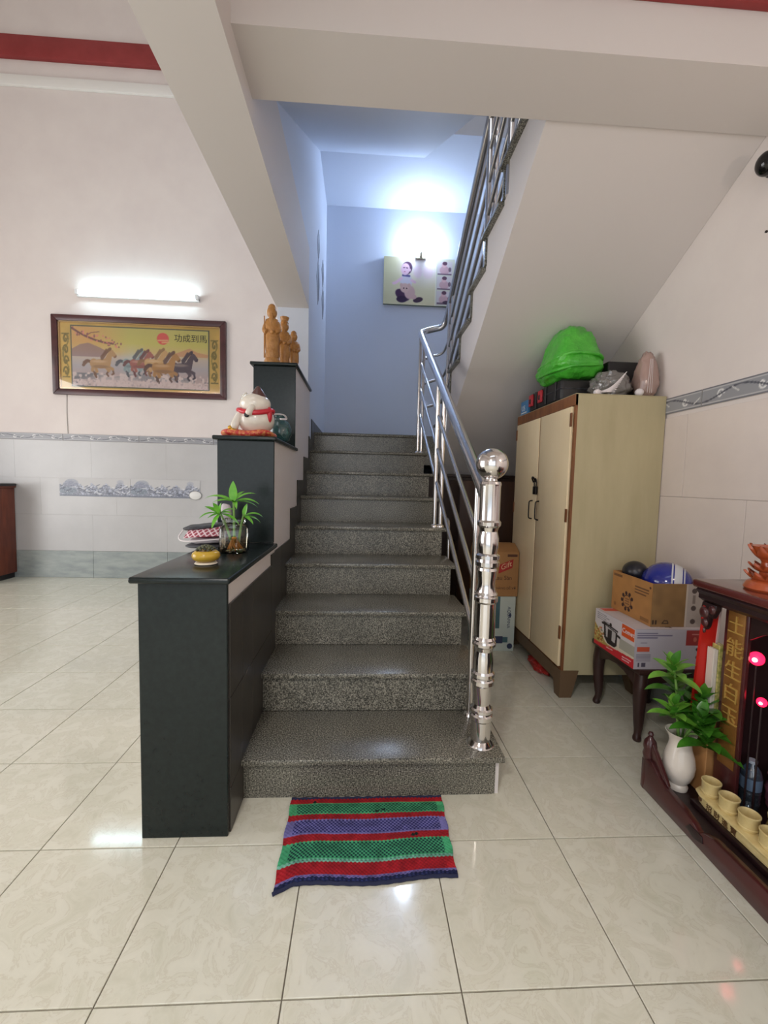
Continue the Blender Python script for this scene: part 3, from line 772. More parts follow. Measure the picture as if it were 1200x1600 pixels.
# thin cable running down from the picture, and a small oval plate on the mural
M('cable_grey', (186, 180, 174), 0.6)
MB().tube([(-3.19, YB - 0.004, 1.995), (-3.195, YB - 0.004, 1.80), (-3.19, YB - 0.004, 1.58)], 0.004, 8).build('wall_cable', 'cable_grey', label='thin pale cable running down the wall below the horse picture', cat='cable')
op = thing('oval_plate', 'small white oval plate at the right end of the blue-grey mural', 'plate', (-1.84, YB - 0.011, 0.94))
M('plate_white', (226, 224, 220), 0.35); M('plate_rim', (150, 146, 142), 0.4)
rot = Matrix.Rotation(PI / 2, 3, 'X')
MB().lathe([(0.0005, 0), (0.050, 0), (0.052, 0.004), (0.047, 0.007), (0.0005, 0.0075)], (-1.84, YB - 0.0105, 0.94), 28, 1.25, 0.9, rot).build('plate', 'plate_white', op)
MB().tube([(-1.84 + 0.066 * math.cos(a), YB - 0.014, 0.94 + 0.048 * math.sin(a)) for a in np.linspace(0, 2 * PI, 33)], 0.003, 6).build('rim', 'plate_rim', op)

# ================================================================== RED-BROWN CABINET AT THE LEFT EDGE
M('red_wood', (128, 62, 40), 0.35, noise=(7, 0.3, 0.7), col2=(92, 40, 28), stretch=(3, 3, 0.4))
M('black_top', (30, 26, 30), 0.3)
cw = thing('side_cabinet', 'red-brown wooden cabinet with a black top at the left edge', 'cabinet', (-4.4, 4.55, 0))
MB().box(-4.85, -3.76, 4.42, YB - 0.012, 0.06, 0.985, 0.006).build('body', 'red_wood', cw)
MB().box(-4.87, -3.735, 4.39, YB - 0.012, 1.0, 1.03, 0.008).build('top', 'black_top', cw)
MB().box(-4.86, -3.745, 4.40, YB - 0.012, 0.985, 1.0).build('moulding', 'red_wood', cw)
MB().box(-4.82, -3.79, 4.44, YB - 0.012, 0.0, 0.06).build('plinth', 'black_top', cw)
for x in (-4.82, -4.29):
    d = MB().box(x, x + 0.50, 4.402, 4.42, 0.12, 0.94, 0.006).build('door', 'red_wood', cw)
    MB().ball((x + (0.46 if x < -4.5 else 0.04), 4.392, 0.55), 0.014).build('knob', 'black_top', d)

# ================================================================== BABY PICTURE ON THE STAIRWELL WALL
bp = thing('photo_canvas', 'canvas photo print of a baby hung under the stairwell bulb', 'picture', (0.585, YB, 3.34))
M('canvas_edge', (120, 132, 112), 0.6)
bx0, bx1, bz0, bz1 = 0.195, 0.975, 3.09, 3.592
MB().box(bx0, bx1, YB - 0.03, YB, bz0, bz1, 0.003, 1).build('stretcher', 'canvas_edge', bp)
p = Print(150, 96, (214, 206, 168))
p.blend(np.clip(1 - p.U / 0.25, 0, 1) * 0.4, (190, 186, 140)); p.ell(0.6, 0.9, 0.3, 0.4, (238, 226, 232), 0.8, soft=1.0)
p.ell(0.48, 0.70, 0.06, 0.13, (228, 196, 214), 0.5, soft=0.4); p.ell(0.62, 0.70, 0.07, 0.13, (232, 200, 210), 0.5, soft=0.4)
sk_ = (222, 186, 200); dk = (70, 40, 76)
p.ell(0.315, 0.48, 0.085, 0.17, (206, 200, 208), 1, soft=0.2)
p.line([(0.25, 0.55), (0.17, 0.45), (0.14, 0.44)], 0.03, sk_); p.line([(0.39, 0.52), (0.44, 0.48)], 0.028, sk_)
p.ell(0.27, 0.20, 0.11, 0.11, dk, 1, rot=-0.5); p.ell(0.26, 0.11, 0.075, 0.07, (48, 26, 62), 1); p.ell(0.49, 0.11, 0.07, 0.055, (52, 28, 58), 1, rot=0.25)
p.ell(0.37, 0.26, 0.075, 0.14, (206, 170, 164), 1); p.ell(0.30, 0.35, 0.065, 0.10, (210, 176, 166), 1); p.ell(0.25, 0.41, 0.022, 0.04, (206, 170, 160), 1); p.ell(0.36, 0.41, 0.022, 0.04, (206, 170, 160), 1)
p.ell(0.285, 0.345, 0.010, 0.016, (80, 52, 60)); p.ell(0.325, 0.34, 0.010, 0.016, (80, 52, 60)); p.ell(0.43, 0.17, 0.04, 0.05, (206, 168, 164))
p.line([(0.27, 0.615), (0.36, 0.605)], 0.022, (84, 78, 128))
p.ell(0.325, 0.77, 0.072, 0.14, (74, 42, 72), 1, rot=-0.25, soft=0.15); p.ell(0.302, 0.745, 0.062, 0.125, sk_, 1, rot=-0.1, soft=0.15); p.ell(0.365, 0.73, 0.014, 0.03, sk_)
p.line([(0.275, 0.775), (0.292, 0.778)], 0.012, (96, 60, 80)); p.line([(0.315, 0.775), (0.332, 0.77)], 0.012, (96, 60, 80)); p.ell(0.293, 0.69, 0.014, 0.012, (190, 110, 140))
p.rect(0.735, 1, 0, 1, (206, 206, 186)); p.rect(0.728, 0.735, 0, 1, (236, 232, 216))
for v0 in (0.66, 0.35, 0.04):
    p.rect(0.75, 0.965, v0, v0 + 0.28, (206, 198, 196)); p.ell(0.855, v0 + 0.10, 0.07, 0.09, (196, 160, 164), 1); p.rect(0.76, 0.96, v0, v0 + 0.035, (96, 72, 92), 0.8)
    p.ell(0.85, v0 + 0.215, 0.034, 0.06, (214, 176, 176), 1); p.ell(0.858, v0 + 0.245, 0.034, 0.040, (92, 60, 80), 1); p.ell(0.93, v0 + 0.12, 0.02, 0.05, (74, 52, 70), 0.7)
p.ell(0.9, 0.08, 0.06, 0.04, (60, 44, 66), 0.9)
p.sheet('photo_print', (bx0, YB - 0.0305, bz0), (bx1 - bx0, 0, 0), (0, 0, bz1 - bz0), bp, 0.35)

# diamond stickers on the stairwell side wall
M('sticker_grey', (150, 156, 168), 0.4); M('sticker_dark', (110, 116, 130), 0.4)
for i, (y, z, h_, w_, lab) in enumerate(((3.98, 3.25, 0.13, 0.10, 'upper left'), (3.98, 2.93, 0.20, 0.12, 'lower left'), (4.40, 3.20, 0.13, 0.10, 'upper right'), (4.44, 2.93, 0.16, 0.11, 'lower right'))):
    t = thing('wall_sticker', 'pale grey diamond sticker on the blue stairwell wall, %s of four' % lab, 'sticker', (-0.432, y, z), 'diamond stickers in the stairwell')
    MB().prism([(y - w_, z), (y, z - h_), (y + w_, z), (y, z + h_)], -0.432, -0.428, 'x').build('diamond', 'sticker_grey', t)
    MB().prism([(y - w_ * .1, z), (y + w_ * .2, z - h_ * .8), (y + w_ * .9, z), (y + w_ * .2, z + h_ * .8)], -0.428, -0.426, 'x').build('inner_facet', 'sticker_dark', t)

# ================================================================== THINGS ON THE PARAPET
ZL, ZM, ZH = 0.840, 1.335, 1.845
# glass jar with water
clear_mat('jar_glass', tint=(246, 250, 248), refl=0.05)
clear_mat('jar_water', tint=(248, 240, 228), refl=0.0, body=0.05, bodycol=(226, 176, 110))
jx, jy = -0.513, 1.735
jr = thing('glass_jar', 'square clear glass jar half full of water on the low parapet', 'jar', (jx, jy, ZL))
def rounded_square(m, prof, c, seg=40, pw=4.0):
    V, Fc = [], []
    for (r, z) in prof:
        for k in range(seg):
            a = 2 * PI * k / seg; cs, sn = math.cos(a), math.sin(a)
            q = (abs(cs) ** pw + abs(sn) ** pw) ** (-1.0 / pw)
            V.append((c[0] + r * q * cs, c[1] + r * q * sn, z))
    for i in range(len(prof) - 1):
        for k in range(seg): Fc.append((i * seg + k, i * seg + (k + 1) % seg, (i + 1) * seg + (k + 1) % seg, (i + 1) * seg + k))
    Fc.append(tuple(reversed(range(seg)))) if prof[0][0] > 0.002 else None
    m._add(V, Fc); return m
rounded_square(MB(), [(0.046, ZL + 0.0005), (0.052, ZL + 0.006), (0.053, ZL + 0.09), (0.048, ZL + 0.105), (0.040, ZL + 0.112), (0.039, ZL + 0.118), (0.042, ZL + 0.121), (0.042, ZL + 0.134), (0.040, ZL + 0.136)], (jx, jy)).build('jar', 'jar_glass', jr, ang=60)
rounded_square(MB(), [(0.045, ZL + 0.004), (0.050, ZL + 0.010), (0.0505, ZL + 0.058), (0.0008, ZL + 0.058)], (jx, jy)).build('water', 'jar_water', jr, ang=60)
# lucky bamboo in the jar
M('leaf_light', (92, 168, 46), 0.35, noise=(30, 0.3, 0.7), col2=(128, 196, 72)); M('stem_green', (120, 160, 80), 0.45); M('root_orange', (206, 138, 58), 0.5)
pl = thing('lucky_bamboo', 'light green leafy bamboo sprigs standing in the glass jar', 'plant', (jx, jy, ZL + 0.004))
stems = [((0.0, 0.0), (0.000, -0.010), 0.215), ((-0.012, 0.01), (-0.055, -0.01), 0.165), ((0.014, 0.006), (0.035, 0.01), 0.155)]
for (b, t, h_) in stems:
    MB().tube([(jx + b[0], jy + b[1], ZL + 0.035), (jx + (b[0] + t[0]) / 2, jy + (b[1] + t[1]) / 2, ZL + 0.035 + h_ * 0.45), (jx + t[0], jy + t[1], ZL + h_)], 0.004, 8, radii=[0.006, 0.0048, 0.004]).build('stem', 'stem_green', pl)
rnd = random.Random(5)
for k in range(26):
    a = rnd.random() * 2 * PI; r = 0.012 + 0.024 * rnd.random()
    MB().tube(smooth_path([(jx + 0.006 * math.cos(a), jy + 0.006 * math.sin(a), ZL + 0.062), (jx + r * 0.6 * math.cos(a), jy + r * 0.6 * math.sin(a), ZL + 0.035), (jx + r * math.cos(a + .5), jy + r * math.sin(a + .5), ZL + 0.013)], 3), 0.0022, 6).build('root', 'root_orange', pl)
def frond(parent, base, d, L, W, droop, mat='leaf_light', up=(0, -0.35, 1), fold=0.3):
    MB().leaf(base, d, up, L, W, droop, 9, fold).build('leaf', mat, parent, ang=80)
top0 = (jx + 0.0, jy - 0.01, ZL + 0.205); top1 = (jx - 0.055, jy - 0.01, ZL + 0.155); top2 = (jx + 0.035, jy + 0.01, ZL + 0.145)
frond(pl, top0, (0.0, -0.06, 1), 0.085, 0.017, 0.0, up=(0, -1, 0.1))
for (d, L, W, dr) in (((-1, -0.1, 0.62), 0.12, 0.011, 0.85), ((0.75, 0.1, 0.75), 0.10, 0.009, 0.85), ((1, -0.1, 0.4), 0.11, 0.010, 0.8), ((0.9, 0.3, 0.15), 0.10, 0.009, 0.7), ((-0.6, -0.5, 0.25), 0.07, 0.010, 0.5), ((0.3, -0.8, 0.4), 0.06, 0.010, 0.6), ((-0.3, 0.6, 0.8), 0.09, 0.010, 0.6)): frond(pl, top0, d, L, W, dr)
for (d, L, W, dr) in (((-0.75, -0.1, 0.55), 0.065, 0.013, 0.3), ((-0.9, -0.3, -0.1), 0.05, 0.010, 0.5), ((0.2, -0.2, 1), 0.05, 0.012, 0.2), ((-0.2, -0.6, -0.4), 0.075, 0.009, 0.7), ((-0.5, 0.2, 0.9), 0.055, 0.012, 0.3), ((0.7, -0.3, 0.3), 0.06, 0.010, 0.5)): frond(pl, top1, d, L, W, dr)
for k in range(7):
    a = k * 0.93 + 0.4; frond(pl, top0 if k % 2 else top1, (math.cos(a), math.sin(a) * 0.6 - 0.2, 0.75 - 0.12 * k), 0.07 + 0.006 * k, 0.0085, 0.8)
for (d, L, W, dr) in (((0.9, -0.1, 0.55), 0.085, 0.009, 1.0), ((1, 0.2, 0.1), 0.075, 0.008, 0.9), ((0.5, -0.5, 0.1), 0.05, 0.009, 0.8), ((0.2, 0.1, 1), 0.055, 0.011, 0.2), ((0.8, -0.4, -0.1), 0.06, 0.008, 0.9)): frond(pl, top2, d, L, W, dr)
# yellow pot with dark pebbles
px_, py_ = -0.535, 1.482
yp = thing('pebble_bowl', 'small yellow glazed bowl heaped with dark pebbles on the parapet', 'bowl', (px_, py_, ZL))
M('yellow_glaze', (206, 170, 62), 0.18, noise=(20, 0.3, 0.7), col2=(190, 152, 50)); M('pebble', (48, 50, 44), 0.4, noise=(90, 0.4, 0.6), col2=(96, 98, 70)); M('cream_glaze', (226, 216, 196), 0.3)
MB().lathe([(0.0005, ZL), (0.032, ZL), (0.038, ZL + 0.003), (0.034, ZL + 0.008), (0.026, ZL + 0.010), (0.0005, ZL + 0.010)], (px_, py_, 0), 28).build('saucer', 'cream_glaze', yp)
MB().lathe([(0.0005, ZL + 0.010), (0.028, ZL + 0.010), (0.042, ZL + 0.018), (0.047, ZL + 0.029), (0.044, ZL + 0.040), (0.034, ZL + 0.048), (0.031, ZL + 0.047), (0.0005, ZL + 0.045)], (px_, py_, 0), 36).build('bowl', 'yellow_glaze', yp, ang=60)
for k in range(34):
    a = k * 2.4; r = 0.030 * math.sqrt((k + 0.5) / 34)
    MB().ball((px_ + r * math.cos(a), py_ + r * math.sin(a), ZL + 0.050 + 0.015 * (1 - (r / 0.031) ** 2)), 0.0056, (1, 0.9, 0.8), 8, 6).build('pebble', 'pebble', yp)
# stack of folded cloth and a black cap
M('cap_black', (34, 34, 40), 0.5, noise=(40, 0.4, 0.65), col2=(70, 70, 78)); M('cloth_pale', (206, 196, 200), 0.6); M('cloth_grey', (78, 78, 84), 0.6); M('strap_white', (230, 222, 222), 0.5)
cx_, cy_ = -0.646, 1.86
cs = thing('folded_cap_stack', 'black brimmed cap on folded red plaid and pale cloth beside the jar', 'cloth', (cx_, cy_, ZL))
def slab(cx, cy, cz, rx, ry, h_, tilt=0.0, ripple=0.0, nu=28, nv=6, tz=0.0, seed=0):
    def fn(u, v):
        a = u * 2 * PI; t = -PI / 2 + v * PI
        q = max(0.0, math.cos(t)) ** 0.45
        x = rx * q * math.copysign(abs(math.cos(a)) ** 0.8, math.cos(a)); y = ry * q * math.copysign(abs(math.sin(a)) ** 0.8, math.sin(a))
        z = h_ / 2 * math.sin(t) + tilt * x + tz * y + ripple * mnoise.noise(Vector((x * 30 + seed, y * 30, 0)))
        return (cx + x, cy + y, cz + z)
    return MB().grid(fn, nu, nv * 2)
slab(cx_ - 0.02, cy_ - 0.03, ZL + 0.011, 0.075, 0.06, 0.018, 0.0, 0.002).build('grey_fold', 'cloth_grey', cs, ang=70)
slab(cx_ - 0.005, cy_ - 0.01, ZL + 0.034, 0.080, 0.07, 0.026, 0.05, 0.004, seed=3).build('pale_fold', 'cloth_pale', cs, ang=70)
pp = Print(60, 30, (156, 62, 78))
for k in range(-4, 9):
    pp.line([(k / 6.0, 0), (k / 6.0 + 0.35, 1)], 0.035, (238, 216, 220)); pp.line([(k / 6.0 + 0.35, 0), (k / 6.0, 1)], 0.035, (238, 216, 220))
hgt = 0.012 * (1 - (2 * pp.U - 1) ** 2) * (1 - 0.5 * (2 * pp.V - 1) ** 2)
pp.sheet('plaid_panel', (cx_ - 0.088, cy_ - 0.082, ZL + 0.046), (0.145, -0.006, 0.012), (0.02, 0.02, 0.042), cs, 0.6, height=hgt)
slab(cx_, cy_ - 0.005, ZL + 0.064, 0.082, 0.07, 0.036, 0.06, 0.004, seed=7).build('red_fold', M('cloth_red', (150, 60, 76), 0.6), cs, ang=70)
slab(cx_ - 0.012, cy_ - 0.01, ZL + 0.092, 0.098, 0.08, 0.020, 0.10, 0.004, seed=9).build('cap_brim', 'cap_black', cs, ang=70)
MB().tube(smooth_path([(cx_ - 0.105, cy_ - 0.04, ZL + 0.075), (cx_ - 0.115, cy_ - 0.06, ZL + 0.050), (cx_ - 0.095, cy_ - 0.08, ZL + 0.036), (cx_ - 0.04, cy_ - 0.088, ZL + 0.036), (cx_ + 0.06, cy_ - 0.085, ZL + 0.046)], 5), 0.003, 8).build('strap', 'strap_white', cs)
slab(cx_ + 0.055, cy_ + 0.02, ZL + 0.145, 0.022, 0.022, 0.085, 0, 0.006, seed=4).build('cap_crown', 'cloth_pale', cs, ang=70)

# ---- lucky cat
kx, ky = -0.555, 2.17
ct = thing('cat_figurine', 'white ceramic lucky cat with red collar lying on a red cushion', 'figurine', (kx, ky, ZM))
M('cat_white', (236, 228, 216), 0.15, noise=(9, 0.35, 0.7), col2=(228, 216, 198), coat=0.5); M('cat_brown', (92, 60, 54), 0.3); M('cat_red', (206, 46, 60), 0.3); M('cushion_red', (196, 44, 46), 0.4, noise=(60, 0.45, 0.62), col2=(226, 150, 90)); M('cat_black', (36, 32, 34), 0.3); M('gold', (216, 168, 70), 0.3, metal=0.7)
def cush(u, v):
    a = u * 2 * PI; t = -PI / 2 + v * PI; q = max(0, math.cos(t)) ** 0.5
    ca, sa = math.cos(a), math.sin(a); k = (abs(ca) ** 3.2 + abs(sa) ** 3.2) ** (-1 / 3.2)
    return (kx - 0.012 + 0.132 * q * k * ca, ky + 0.085 * q * k * sa, ZM + 0.021 + 0.021 * math.sin(t) + 0.012 * (abs(ca * sa) * 2) ** 3 * q)
MB().grid(cush, 40, 12).build('cushion', 'cushion_red', ct, ang=70)
MB().ball((kx + 0.022, ky, ZM + 0.098), 0.082, (1.10, 0.95, 0.92), 32, 20).build('body', 'cat_white', ct, ang=70)
head = MB().ball((kx + 0.022, ky - 0.02, ZM + 0.172), 0.072, (1.05, 0.9, 0.74), 32, 20).build('head', 'cat_white', ct, ang=70)
MB().lathe([(0.042, 0.0), (0.038, 0.008), (0.022, 0.032), (0.008, 0.050), (0.0005, 0.054)], (kx + 0.038, ky - 0.028, ZM + 0.206), 24, 1.0, 0.8).build('ear', 'cat_brown', head)
MB().lathe([(0.026, 0.0), (0.014, 0.020), (0.0005, 0.032)], (kx - 0.026, ky - 0.01, ZM + 0.200), 20).build('ear', 'cat_white', head)
MB().tube([(kx + 0.022 + 0.082 * math.cos(a), ky - 0.01 + 0.066 * math.sin(a), ZM + 0.133 + 0.010 * math.cos(a * 2)) for a in np.linspace(0, 2 * PI, 41)], 0.0125, 10).build('collar', 'cat_red', ct, ang=70)
MB().tube(smooth_path([(kx + 0.030, ky - 0.055, ZM + 0.168), (kx + 0.016, ky - 0.082, ZM + 0.140), (kx + 0.004, ky - 0.088, ZM + 0.110)], 5), 0.016, 14, radii=[0.016] * 8 + [0.017, 0.015, 0.010]).build('paw', 'cat_white', ct, ang=70)
MB().ball((kx - 0.004, ky - 0.080, ZM + 0.112), 0.012, (1.1, 0.5, 1.1)).build('mouth', 'cat_black', ct)
MB().tube(smooth_path([(kx - 0.040, ky - 0.04, ZM + 0.130), (kx - 0.060, ky - 0.05, ZM + 0.09), (kx - 0.072, ky - 0.055, ZM + 0.045)], 5), 0.018, 14, radii=[0.015, 0.016, 0.017, 0.018, 0.018, 0.018, 0.019, 0.02, 0.02, 0.019, 0.014]).build('arm', 'cat_white', ct, ang=70)
for (dx, dz, r) in ((0.05, 0.095, 0.008), (0.058, 0.085, 0.006), (0.066, 0.097, 0.006), (-0.058, 0.085, 0.007)):
    MB().ball((kx + dx, ky - 0.072 + abs(dx - 0.02) * 0.25, ZM + dz), r, (1, 0.4, 1), 10, 8).build('spot', 'cat_black' if dx > 0 else 'cat_brown', ct)
MB().ball((kx + 0.095, ky - 0.035, ZM + 0.120), 0.026, (0.5, 0.7, 1.5)).build('bib', 'cat_red', ct, ang=70)
for (dx, dz) in ((-0.078, 0.04), (-0.064, 0.034), (-0.088, 0.05)):
    MB().ball((kx + dx, ky - 0.062, ZM + dz), 0.011).build('coin', 'gold', ct)
# ---- teal glass ball jar behind the cat
gx, gy = -0.452, 2.36
gj = thing('teal_glass_jar', 'round teal glass jar with a white ribbon beside the lucky cat', 'jar', (gx, gy, ZM))
clear_mat('teal_glass', tint=(120, 178, 176), refl=0.06, body=0.35, bodycol=(84, 132, 134))
MB().lathe([(0.0005, ZM + 0.0), (0.028, ZM + 0.0), (0.050, ZM + 0.018), (0.062, ZM + 0.05), (0.062, ZM + 0.08), (0.050, ZM + 0.112), (0.030, ZM + 0.128), (0.024, ZM + 0.135), (0.026, ZM + 0.150)], (gx, gy, 0), 32).build('bowl', 'teal_glass', gj, ang=60)
MB().tube(smooth_path([(gx - 0.045, gy - 0.02, ZM + 0.145), (gx - 0.01, gy - 0.045, ZM + 0.152), (gx + 0.028, gy - 0.03, ZM + 0.150), (gx + 0.033, gy, ZM + 0.135), (gx + 0.01, gy - 0.04, ZM + 0.128)], 5), 0.007, 8, flat=0.5).build('ribbon', 'strap_white', gj)

# ---- three carved wooden figures
M('carved_wood', (196, 142, 78), 0.32, noise=(30, 0.3, 0.7), col2=(168, 112, 56), bump=(60, 0.4, 0.01))
def statue(label, x, y, h_, hat, w=1.0):
    t = thing('carved_figure', label, 'figurine', (x, y, ZH), 'carved wooden deity figures on the tall parapet')
    s = h_ / 0.38
    def z(v): return ZH + v * s
    MB().lathe([(0.048, z(0)), (0.050, z(0.012)), (0.046, z(0.03)), (0.050, z(0.045)), (0.044, z(0.06)), (0.0005, z(0.06))], (x, y, 0), 14, w, 0.85).build('base', 'carved_wood', t)
    b = MB()
    b.lathe([(0.040, z(0.06)), (0.046, z(0.075)), (0.040, z(0.10)), (0.046, z(0.13)), (0.050, z(0.18)), (0.046, z(0.22)), (0.050, z(0.255)), (0.040, z(0.285)), (0.016, z(0.297)), (0.015, z(0.305))], (x, y, 0), 24, w, 0.75)
    # folds of the robe
    b.xform(lambda v: (v.x + 0.0025 * math.sin((v.x - x) * 260 + (v.z) * 60), v.y + 0.003 * math.sin(math.atan2(v.y - y, v.x - x) * 9 + v.z * 40), v.z))
    b.build('robe', 'carved_wood', t, ang=50)
    hd = MB().ball((x, y - 0.004, z(0.328)), 0.031 * s, (0.98, 0.98, 1.18), 20, 14)
    hd.ball((x, y - 0.029 * s, z(0.327)), 0.005 * s, (0.8, 0.8, 1.4), 8, 6)
    for sx in (-1, 1): hd.ball((x + sx * 0.025 * s, y - 0.002, z(0.326)), 0.008 * s, (0.5, 0.7, 1.6), 8, 6)
    hd.build('head', 'carved_wood', t, ang=60)
    if hat: MB().lathe([(0.024 * s, z(0.345)), (0.029 * s, z(0.352)), (0.024 * s, z(0.368)), (0.032 * s, z(0.392)), (0.0005, z(0.392))], (x, y, 0), 16).build('hat', 'carved_wood', t)
    else: MB().ball((x, y, z(0.352)), 0.028 * s, (0.9, 0.9, 0.95), 16, 10).build('forehead', 'carved_wood', t)
    MB().lathe([(0.0005, z(0.235)), (0.009 * s, z(0.26)), (0.013 * s, z(0.30)), (0.010 * s, z(0.315))], (x, y - 0.030 * s, 0), 10, 1, 0.5).build('beard', 'carved_wood', t)
    for sx in (-1, 1):
        MB().tube(smooth_path([(x + sx * 0.036 * w, y, z(0.27)), (x + sx * 0.046 * w, y - 0.012, z(0.225)), (x + sx * 0.026 * w, y - 0.036, z(0.205))], 4), 0.014, 12, radii=[0.013, 0.014, 0.014, 0.014, 0.015, 0.015, 0.016, 0.015, 0.011]).build('sleeve', 'carved_wood', t, ang=60)
    MB().tube([(x - 0.043 * w, y - 0.022, z(0.06)), (x - 0.043 * w, y - 0.024, z(0.30))], 0.004, 8).build('staff', 'carved_wood', t)
    MB().ball((x + 0.01, y - 0.045, z(0.205)), 0.012 * s, (1, 0.8, 1), 12, 8).build('peach', 'carved_wood', t)
statue('tallest carved wooden bald elder on the tall black parapet', -0.590, 2.80, 0.405, False)
statue('middle carved wooden figure with a flared hat on the tall parapet', -0.535, 2.93, 0.36, True, 0.8)
statue('shortest carved wooden figure, rightmost on the tall parapet', -0.488, 3.02, 0.32, False, 0.75)

# ================================================================== DOOR MAT
rug = thing('door_mat', 'woven red, green and purple striped mat at the foot of the stairs', 'mat', (0.04, 1.28, 0))
NX, NY = 252, 156
rp = Print(NX, NY, (40, 46, 90))
i = np.arange(NX + 1)[None, :]; j = np.arange(NY + 1)[:, None]
chk = ((i // 3 + j // 3) % 2 == 0)
bands = [(0.0, 0.045, (28, 34, 66), (40, 48, 92)), (0.045, 0.075, (112, 104, 158), (60, 58, 110)), (0.075, 0.205, (160, 32, 40), (110, 20, 34)), (0.205, 0.235, (112, 170, 150), (30, 60, 60)), (0.235, 0.435, (70, 158, 112), (22, 46, 54)), (0.435, 0.515, (158, 34, 42), (120, 26, 36)),
         (0.515, 0.700, (116, 112, 168), (36, 38, 92)), (0.700, 0.775, (156, 34, 42), (120, 26, 36)), (0.775, 0.92, (74, 162, 112), (26, 60, 58)), (0.92, 0.985, (162, 32, 40), (120, 26, 34)), (0.985, 1.01, (30, 36, 74), (30, 36, 74))]
for (v0, v1, ca, cb_) in bands:
    msk = (rp.V >= v0) & (rp.V < v1)
    rp.blend(msk * 1.0, ca)
    edge = (rp.U > 0.05) & (rp.U < 0.955)
    strong = 0.9 if ca[1] > 90 else 0.55
    rp.blend(msk & chk & edge & (rp.V > v0 + 0.012) & (rp.V < v1 - 0.012), cb_) if ca[0] < 130 else rp.blend((msk & chk & edge) * 0.45, cb_)
rp.c *= (0.88 + 0.24 * rp.noise(18, 6))[..., None]
for (u, v) in ((0.56, 0.80), (0.60, 0.82), (0.16, 0.935), (0.78, 0.47), (0.80, 0.48)): rp.ell(u, v, 0.012, 0.018, (20, 40, 36), 1.0)
hgt = 0.006 + 0.0022 * chk + 0.004 * np.maximum(0, 1 - np.abs(rp.V - 0.03) / 0.05) * np.sin(rp.U * 40) ** 2 + 0.003 * (rp.noise(6, 3) - 0.5)
o = rp.sheet('weave', (0, 0, 0), (1, 0, 0), (0, 1, 0), None, 0.85, 0.2, matname='woven_cloth')
me = o.data
def rugpt(u, v):
    xl = -0.222 - 0.004 * v + 0.002 * math.sin(v * 19) ; xr = 0.300 + 0.012 * v + 0.002 * math.sin(v * 23 + 1)
    yf = 1.113 + 0.016 * u + 0.006 * math.sin(u * 9) - 0.022 * max(0, 1 - u / 0.10); yb = 1.440
    return xl + (xr - xl) * u, yf + (yb - yf) * v
co = []
k = 0
for b_ in range(NY + 1):
    for a_ in range(NX + 1):
        x, y = rugpt(a_ / NX, b_ / NY); co.append((x - 0.04, y - 1.28, float(hgt[b_, a_])))
me.vertices.foreach_set('co', np.array(co, np.float32).ravel()); me.update()
o.parent = rug
M('navy_binding', (26, 32, 64), 0.8)
for v in (0.0, 1.0):
    MB().tube([rugpt(u, v) + (0.005 + 0.001 * math.sin(u * 90),) for u in np.linspace(0, 1, 60)], 0.005, 8).build('binding', 'navy_binding', rug)
rs = MB(); 
rs.grid(lambda u, v: rugpt(0.004 + 0.992 * u, 0.004 + 0.992 * v) + (0.001,), 30, 20); rs.build('backing', 'navy_binding', rug)
# ================================================================== WARDROBE UNDER THE UPPER FLIGHT
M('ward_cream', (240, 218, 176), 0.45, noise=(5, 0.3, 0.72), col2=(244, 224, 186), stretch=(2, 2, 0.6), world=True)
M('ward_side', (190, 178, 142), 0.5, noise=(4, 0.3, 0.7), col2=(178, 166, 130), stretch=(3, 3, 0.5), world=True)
M('ward_frame', (140, 88, 50), 0.5, noise=(12, 0.35, 0.7), col2=(110, 68, 40), stretch=(2, 2, 0.4), world=True)
M('ward_leg', (104, 80, 56), 0.55)
M('iron_black', (34, 28, 26), 0.45, metal=0.6)
wx0, wx1, wy0, wy1, wz = 1.092, 1.574, 2.150, 2.955, 1.618
wd = thing('wardrobe', 'old cream two-door wooden wardrobe with padlock standing under the stairs', 'wardrobe', ((wx0 + wx1) / 2, (wy0 + wy1) / 2, 0))
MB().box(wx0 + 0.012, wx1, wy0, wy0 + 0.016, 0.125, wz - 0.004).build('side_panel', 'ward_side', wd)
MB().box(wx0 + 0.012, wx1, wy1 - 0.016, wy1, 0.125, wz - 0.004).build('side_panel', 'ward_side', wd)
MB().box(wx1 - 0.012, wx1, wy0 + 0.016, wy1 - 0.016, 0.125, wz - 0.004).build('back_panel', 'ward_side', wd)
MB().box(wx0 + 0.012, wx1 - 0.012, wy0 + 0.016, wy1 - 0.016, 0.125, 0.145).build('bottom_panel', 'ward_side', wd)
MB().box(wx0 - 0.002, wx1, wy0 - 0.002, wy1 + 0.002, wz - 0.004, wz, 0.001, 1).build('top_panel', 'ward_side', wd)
fr_ = MB()
fr_.box(wx0, wx0 + 0.012, wy0, wy0 + 0.016, 0.125, wz - 0.004); fr_.box(wx0, wx0 + 0.012, wy1 - 0.016, wy1, 0.125, wz - 0.004)
fr_.box(wx0 - 0.004, wx0 + 0.012, wy0, wy1, wz - 0.060, wz - 0.004); fr_.box(wx0, wx0 + 0.012, wy0 + 0.016, wy1 - 0.016, 0.125, 0.16)
fr_.build('face_frame', 'ward_frame', wd)
ym = 2.553
